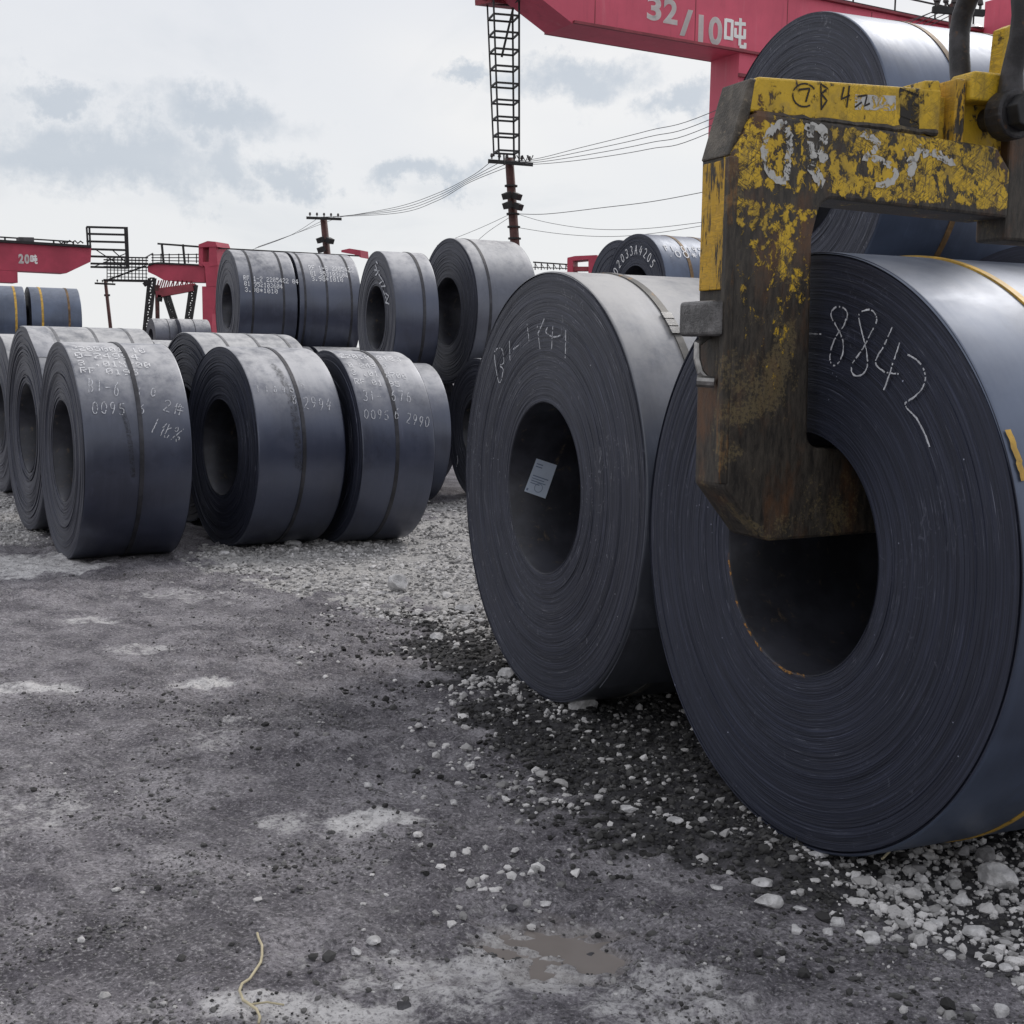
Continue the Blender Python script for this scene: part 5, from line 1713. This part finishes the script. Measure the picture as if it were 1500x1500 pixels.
xs = np.arange(-6.2, 5.0001, .02)
ys = np.concatenate([np.arange(2.0, 6.0, .015), np.arange(6.0, 10.0, .026), np.arange(10.0, 15.85, .05)])
gx, gy = np.meshgrid(xs, ys)
gz = height(gx, gy)
nx, ny = len(xs), len(ys)
idx = np.arange(nx * ny).reshape(ny, nx)
Fq = np.stack([idx[:-1, :-1], idx[:-1, 1:], idx[1:, 1:], idx[1:, :-1]], -1).reshape(-1, 4)
ground = from_np('ground', np.stack([gx, gy, gz], -1).reshape(-1, 3), Fq, ground_mat('yard_dirt', True), smooth=True)
tag(ground, 'dark gritty dirt yard with pale wet mud, sky reflection painted in', kind='structure')
pale, dark, mud_glare, dk, _, _ = fields(gx, gy)
ca_ = ground.data.color_attributes.new('soil', 'FLOAT_COLOR', 'POINT')
ca_.data.foreach_set('color', np.stack([pale, dark, mud_glare, dk], -1).astype(np.float32).ravel())
# the rest of the yard out to the horizon, in four sheets round the detailed part
V, Q = [], []
for x0, x1, y0, y1 in ((-1500, 1500, 15.8, 1500), (-1500, -6.2, -60, 15.8), (5.0, 1500, -60, 15.8), (-6.2, 5.0, -60, 2.0)):
    k = len(V)
    V += [(x0, y0, -.006), (x1, y0, -.006), (x1, y1, -.006), (x0, y1, -.006)]
    Q.append((k, k + 1, k + 2, k + 3))
tag(from_np('far_ground', V, Q, ground_mat('yard_dirt_far', False)), 'open dirt yard beyond the coils', kind='structure')

# puddle: muddy water lying in the hollow
m, t = mat('muddy_water')
oc = t.n('ShaderNodeTexCoord').outputs['Object']
finish(t, t.mix(t.noise(oc, 7, 4), (0.20, 0.176, 0.162), (0.27, 0.243, 0.228)), .04, 0, t.bump(t.noise(oc, 14, 2), .02, .01), ior=1.33)
n = 40
V = [(PUD.x, PUD.y, -.043)] + [(PUD.x + math.cos(2 * math.pi * k / n) * .30 * (1 + .1 * math.sin(3 * k)), PUD.y + math.sin(2 * math.pi * k / n) * .24, -.043) for k in range(n)]
tag(from_np('puddle', V, [(0, 1 + k, 1 + (k + 1) % n) for k in range(n)], m), 'shallow brown puddle in the churned mud', kind='structure')

# ------------------------------------------------------------------ loose stones
ICO_V = np.array([(0, 0, 1)] + [(.894 * math.cos(R(72 * i)), .894 * math.sin(R(72 * i)), .447) for i in range(5)] +
                 [(.894 * math.cos(R(72 * i + 36)), .894 * math.sin(R(72 * i + 36)), -.447) for i in range(5)] + [(0, 0, -1)])
ICO_F = np.array([(0, 1 + i, 1 + (i + 1) % 5) for i in range(5)] + [(1 + i, 6 + i, 1 + (i + 1) % 5) for i in range(5)] +
                 [(1 + (i + 1) % 5, 6 + i, 6 + (i + 1) % 5) for i in range(5)] + [(11, 6 + (i + 1) % 5, 6 + i) for i in range(5)])


def scatter(name, label, x, y, size, grey, m, seed, sink=.25):
    rng = np.random.RandomState(seed)
    n = len(x)
    dv = 1 + rng.uniform(-.32, .25, (n, 12, 1))
    v = ICO_V[None] * dv * np.stack([rng.uniform(.7, 1.25, n), rng.uniform(.6, 1.05, n), rng.uniform(.4, .8, n)], -1)[:, None, :]
    a, b = rng.uniform(0, 6.28, n), rng.normal(0, .35, n)
    ca, sa, cb, sb = np.cos(a), np.sin(a), np.cos(b), np.sin(b)
    X, Y, Z = v[..., 0], v[..., 1] * cb[:, None] - v[..., 2] * sb[:, None], v[..., 1] * sb[:, None] + v[..., 2] * cb[:, None]
    X, Y = X * ca[:, None] - Y * sa[:, None], X * sa[:, None] + Y * ca[:, None]
    h = height(x, y)
    s = size[:, None] * .5
    V = np.stack([X * s + x[:, None], Y * s + y[:, None], Z * s + (h + size * (.5 - sink) * .55)[:, None]], -1).reshape(-1, 3)
    Fq = (ICO_F[None] + (np.arange(n) * 12)[:, None, None]).reshape(-1, 3)
    o = from_np(name, V, Fq, m)
    at_ = o.data.attributes.new('grey', 'FLOAT', 'POINT')
    at_.data.foreach_set('value', np.repeat(grey, 12).astype(np.float32))
    return tag(o, label, kind='stuff')


def stone_mat(name, tint):
    m, t = mat(name)
    g = t.n('ShaderNodeAttribute', attribute_name='grey').outputs['Fac']
    oc = t.n('ShaderNodeTexCoord').outputs['Object']
    c = t.mix(g, (0.0, 0.0, 0.0), tint)
    c = t.mix(t.math('MULTIPLY', t.ramp(t.noise(oc, 130, 5, .7), .5, .7), .45), c, t.mix(.55, c, (.03, .03, .033)))
    finish(t, c, .9, 0, t.bump(t.noise(oc, 220, 4), .4, .004), spec=.3)
    return m


M_STONE = stone_mat('crushed_stone', (1.0, .975, .97))
rs = np.random.RandomState(12)
# pale crushed stone in the middle distance and under the coils
n = 105000
x, y = rs.uniform(-3.4, 1.6, n), rs.uniform(6.3, 14.8, n)
pale, dark, mud_glare, dk, nn, nf = fields(x, y)
k = rs.uniform(0, 1, n) < (pale * .62) * sstep(fbm(x, y, 2.6, 91, 4, .6), .30, .52)
x, y = x[k], y[k]
nl = 30000
xl, yl = rs.uniform(-6.1, -3.2, nl), rs.uniform(9.4, 14.0, nl)
pl = fields(xl, yl)[0]
kl = rs.uniform(0, 1, nl) < pl * .6
x, y = np.concatenate([x, xl[kl]]), np.concatenate([y, yl[kl]])
scatter('pale_gravel', 'pale crushed stone spread in front of the coils', x, y, rs.gamma(3, .0066, len(x)).clip(.007, .075), rs.uniform(.13, .56, len(x)) * (.90 + .6 * fbm(x, y, 2.2, 83, 4, .6)), M_STONE, 1, sink=.34)
# dark grit with pale chips along the foot of the big coils
n = 110000
x, y = rs.uniform(-1.2, 3.0, n), 2.5 + 5.6 * rs.uniform(0, 1, n) ** 1.2
pale, dark, mud_glare, dk, nn, nf = fields(x, y)
k = rs.uniform(0, 1, n) < dark * .55 + .004 + .16 * sstep(poly_sd(DARK, x, y) + (nn - .5) * 1.2, -.75, .1) * sstep(nf, .38, .60)
x, y, nn, nf = x[k], y[k], nn[k], nf[k]
cl1 = fbm(x, y, 1.7, 77, 3, .6)
bright = rs.uniform(0, 1, len(x)) < .10 + .75 * sstep(cl1, .52, .66)
rx = gp([(1470, 1290)])[0]
bright |= rs.uniform(0, 1, len(x)) < np.exp(-(((x - rx[0]) / .38) ** 2 + ((y - rx[1]) / .32) ** 2)) * .7
sz = np.where(bright, rs.gamma(3.2, .0062, len(x)), rs.gamma(4, .0042, len(x))).clip(.006, .055)
scatter('coarse_gravel', 'dark grit with pale chips along the foot of the big coils', x, y, sz, np.where(bright, rs.uniform(.24, .70, len(x)), rs.uniform(.018, .095, len(x))), M_STONE, 2)
# thin scatter of clods and grit over the trodden dirt
n = 150000
y = 2.4 + 8 * rs.uniform(0, 1, n) ** 1.7
x = rs.uniform(-1, 1, n) * (.5 + y * .48)
pale, dark, mud_glare, dk, nn, nf = fields(x, y)
k = rs.uniform(0, 1, n) < (sstep(fbm(x, y, 2.4, 101, 4, .62), .46, .66) * .60 + .62 * dk * sstep(nf, .42, .62) + .03) * (1 - .5 * mud_glare)
x, y = x[k], y[k]
sz = rs.gamma(2.2, .0030, len(x)).clip(.003, .034)
g = np.where(rs.uniform(0, 1, len(x)) < .07, rs.uniform(.30, .55, len(x)), rs.uniform(.04, .20, len(x)))
scatter('dirt_clods', 'small clods and grit strewn over the trodden dirt', x, y, sz, g, M_STONE, 3)

# single stones one can point at: photo pixel, width in pixels, flatness, dark?, label
STONES = [
    (858, 1040, 40, .75, 0, 'rounded pale rock against the foot of the labelled coil'),
    (743, 994, 27, .7, 0, 'pale stone touching the left underside of the labelled coil'),
    (920, 1187, 28, .42, 0, 'flat oval pale stone lying alone in the dark grit'),
    (993, 1212, 26, .4, 0, 'flat jagged pale stone right of the flat oval one'),
    (1127, 1327, 36, .7, 0, 'irregular pale lump in the dirt below the biggest coil'),
    (1120, 1296, 30, .3, 0, 'thin pale flake just above the irregular pale lump'),
    (1050, 1301, 20, .3, 0, 'small thin flake furthest left of the flakes below the biggest coil'),
    (1172, 1329, 20, .3, 0, 'thin flake right of the irregular pale lump'),
    (1228, 1349, 21, .8, 0, 'pointed pale stone right of the thin flake'),
    (1167, 1363, 18, .8, 0, 'small blunt pale stone below the thin flake'),
    (1215, 1364, 15, .7, 0, 'round pale pebble under the pointed pale stone'),
    (1278, 1378, 27, .6, 0, 'pale winged stone standing on the dark grit'),
    (1462, 1298, 50, .8, 0, 'largest pale block in the stone heap at the right edge'),
    (1410, 1320, 23, .8, 0, 'angular pale stone left of the largest pale block'),
    (1433, 1367, 33, .55, 0, 'wide pale stone below the heap at the right edge'),
    (1373, 1356, 18, .8, 0, 'pale stone left of the wide pale stone'),
    (1393, 1404, 19, .7, 0, 'slanted pale stone below the wide pale stone'),
    (1475, 1421, 19, .6, 0, 'pale stone near the right edge below the heap'),
    (1467, 1484, 23, .9, 0, 'egg shaped pale stone in the lower right corner'),
    (1430, 1474, 13, .7, 0, 'small pale pebble left of the egg shaped stone'),
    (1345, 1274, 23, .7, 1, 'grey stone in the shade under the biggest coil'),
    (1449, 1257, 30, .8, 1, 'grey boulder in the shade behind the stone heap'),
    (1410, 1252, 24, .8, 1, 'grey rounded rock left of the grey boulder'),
    (1210, 1270, 14, .8, 0, 'pale pebble under the lowest point of the biggest coil'),
    (1255, 1291, 15, .9, 0, 'round pale pebble below the rim of the biggest coil'),
    (1200, 1253, 28, .3, 0, 'long pale splinter at the lower rim of the biggest coil'),
    (582, 868, 34, .75, 0, 'pale jagged rock at the edge of the pale gravel'),
    (428, 799, 22, .7, 0, 'pale rock in front of the gap between the two middle coils'),
    (328, 816, 14, .7, 0, 'small pale rock at the left end of the pale gravel'),
    (640, 938, 20, .6, 0, 'pale stone on the dirt left of the labelled coil'),
    (681, 896, 24, .7, 0, 'pale stone by the left rim of the labelled coil'),
    (802, 1045, 11, 1.0, 0, 'small upright pale stone below the labelled coil'),
    (547, 1378, 19, .7, 0, 'pale cobble at the top of the rubble by the twine'),
    (522, 1398, 16, .8, 0, 'pale cobble lower left in the rubble by the twine'),
    (578, 1385, 13, .6, 0, 'pale chip right of the rubble by the twine'),
    (582, 1444, 17, .7, 0, 'pale cobble beside the dark lump in the rubble'),
    (591, 1467, 20, .8, 1, 'dark lump at the bottom of the rubble'),
    (798, 1318, 17, .4, 0, 'flat pale chip above the puddle'),
    (752, 1327, 17, .6, 1, 'dark lump at the upper rim of the puddle mud'),
    (866, 1377, 20, .7, 1, 'dark lump right of the puddle'),
    (538, 1153, 13, .7, 0, 'small pale pebble above the bright wet mud patch'),
    (664, 1182, 10, .9, 0, 'pale pebble right of the bright wet mud patch'),
]
for i, (px, py, wp, fl, dkk, lab) in enumerate(STONES):
    rg = random.Random(100 + i)
    g = gnd(px, py)
    dep = (g - Vector(CAM)).dot(Vector(CM[:, 2]))
    wd = wp / F_PX * dep
    bm = bmesh.new()
    bmesh.ops.create_icosphere(bm, subdivisions=3, radius=1)
    of = Vector((rg.uniform(-9, 9), rg.uniform(-9, 9), rg.uniform(-9, 9)))
    cuts = [(Vector((rg.gauss(0, 1), rg.gauss(0, 1), rg.gauss(0, 1))).normalized(), rg.uniform(.5, .85)) for _ in range(9)]
    for v in bm.verts:
        p = v.co.copy()
        for nrm, dd in cuts:
            q = p.dot(nrm) - dd
            if q > 0:
                p -= nrm * q
        p *= 1 + .16 * mnoise.noise(p * 1.6 + of) + .05 * mnoise.noise(p * 5 + of)
        v.co = Vector((p.x * wd * .62, p.y * wd * rg.uniform(.45, .47), p.z * wd * .6 * fl))
    zmin = min(v.co.z for v in bm.verts)
    hh = float(height(np.array([g.x]), np.array([g.y]))[0])
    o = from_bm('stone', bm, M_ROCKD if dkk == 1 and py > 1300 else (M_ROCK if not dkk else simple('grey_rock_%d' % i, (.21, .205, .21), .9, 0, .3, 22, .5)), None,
                (g.x, g.y + wd * .2, hh - zmin * .62), smooth=False)
    o.rotation_euler = (0, 0, rg.uniform(-.5, .5))
    tag(o, lab, 'stone', 'single stones on the yard')

# twine on the dirt at the lower left
pts = [(377, 1374), (379, 1383), (384, 1392), (384, 1405), (382, 1417), (374, 1430), (366, 1440), (355, 1452), (351, 1463), (356, 1474), (366, 1482), (376, 1485), (381, 1494), (379, 1503)]
P = []
for q in pts:
    g = gnd(*q)
    g.z = float(height(np.array([g.x]), np.array([g.y]))[0]) + .009
    P.append(g)
bm = bmesh.new()
tube(bm, P, .0035, 6)
tube(bm, [P[10], P[10] + Vector((.04, .004, .004)), P[10] + Vector((.08, .0, .0))], .0025, 5)
tag(from_bm('twine', bm, M_TWINE, smooth=True), 'piece of pale frayed twine lying on the dirt', 'twine')
# strip of wire sticking out from under the big coil
bm = bmesh.new()
P = [gnd(1292, 1264), gnd(1318, 1246), gnd(1340, 1232)]
tube(bm, [p + Vector((0, 0, .012 + .02 * k)) for k, p in enumerate(P)], .004, 6)
tag(from_bm('wire_end', bm, M_TWINE), 'thin pale wire poking out under the biggest coil', 'wire')
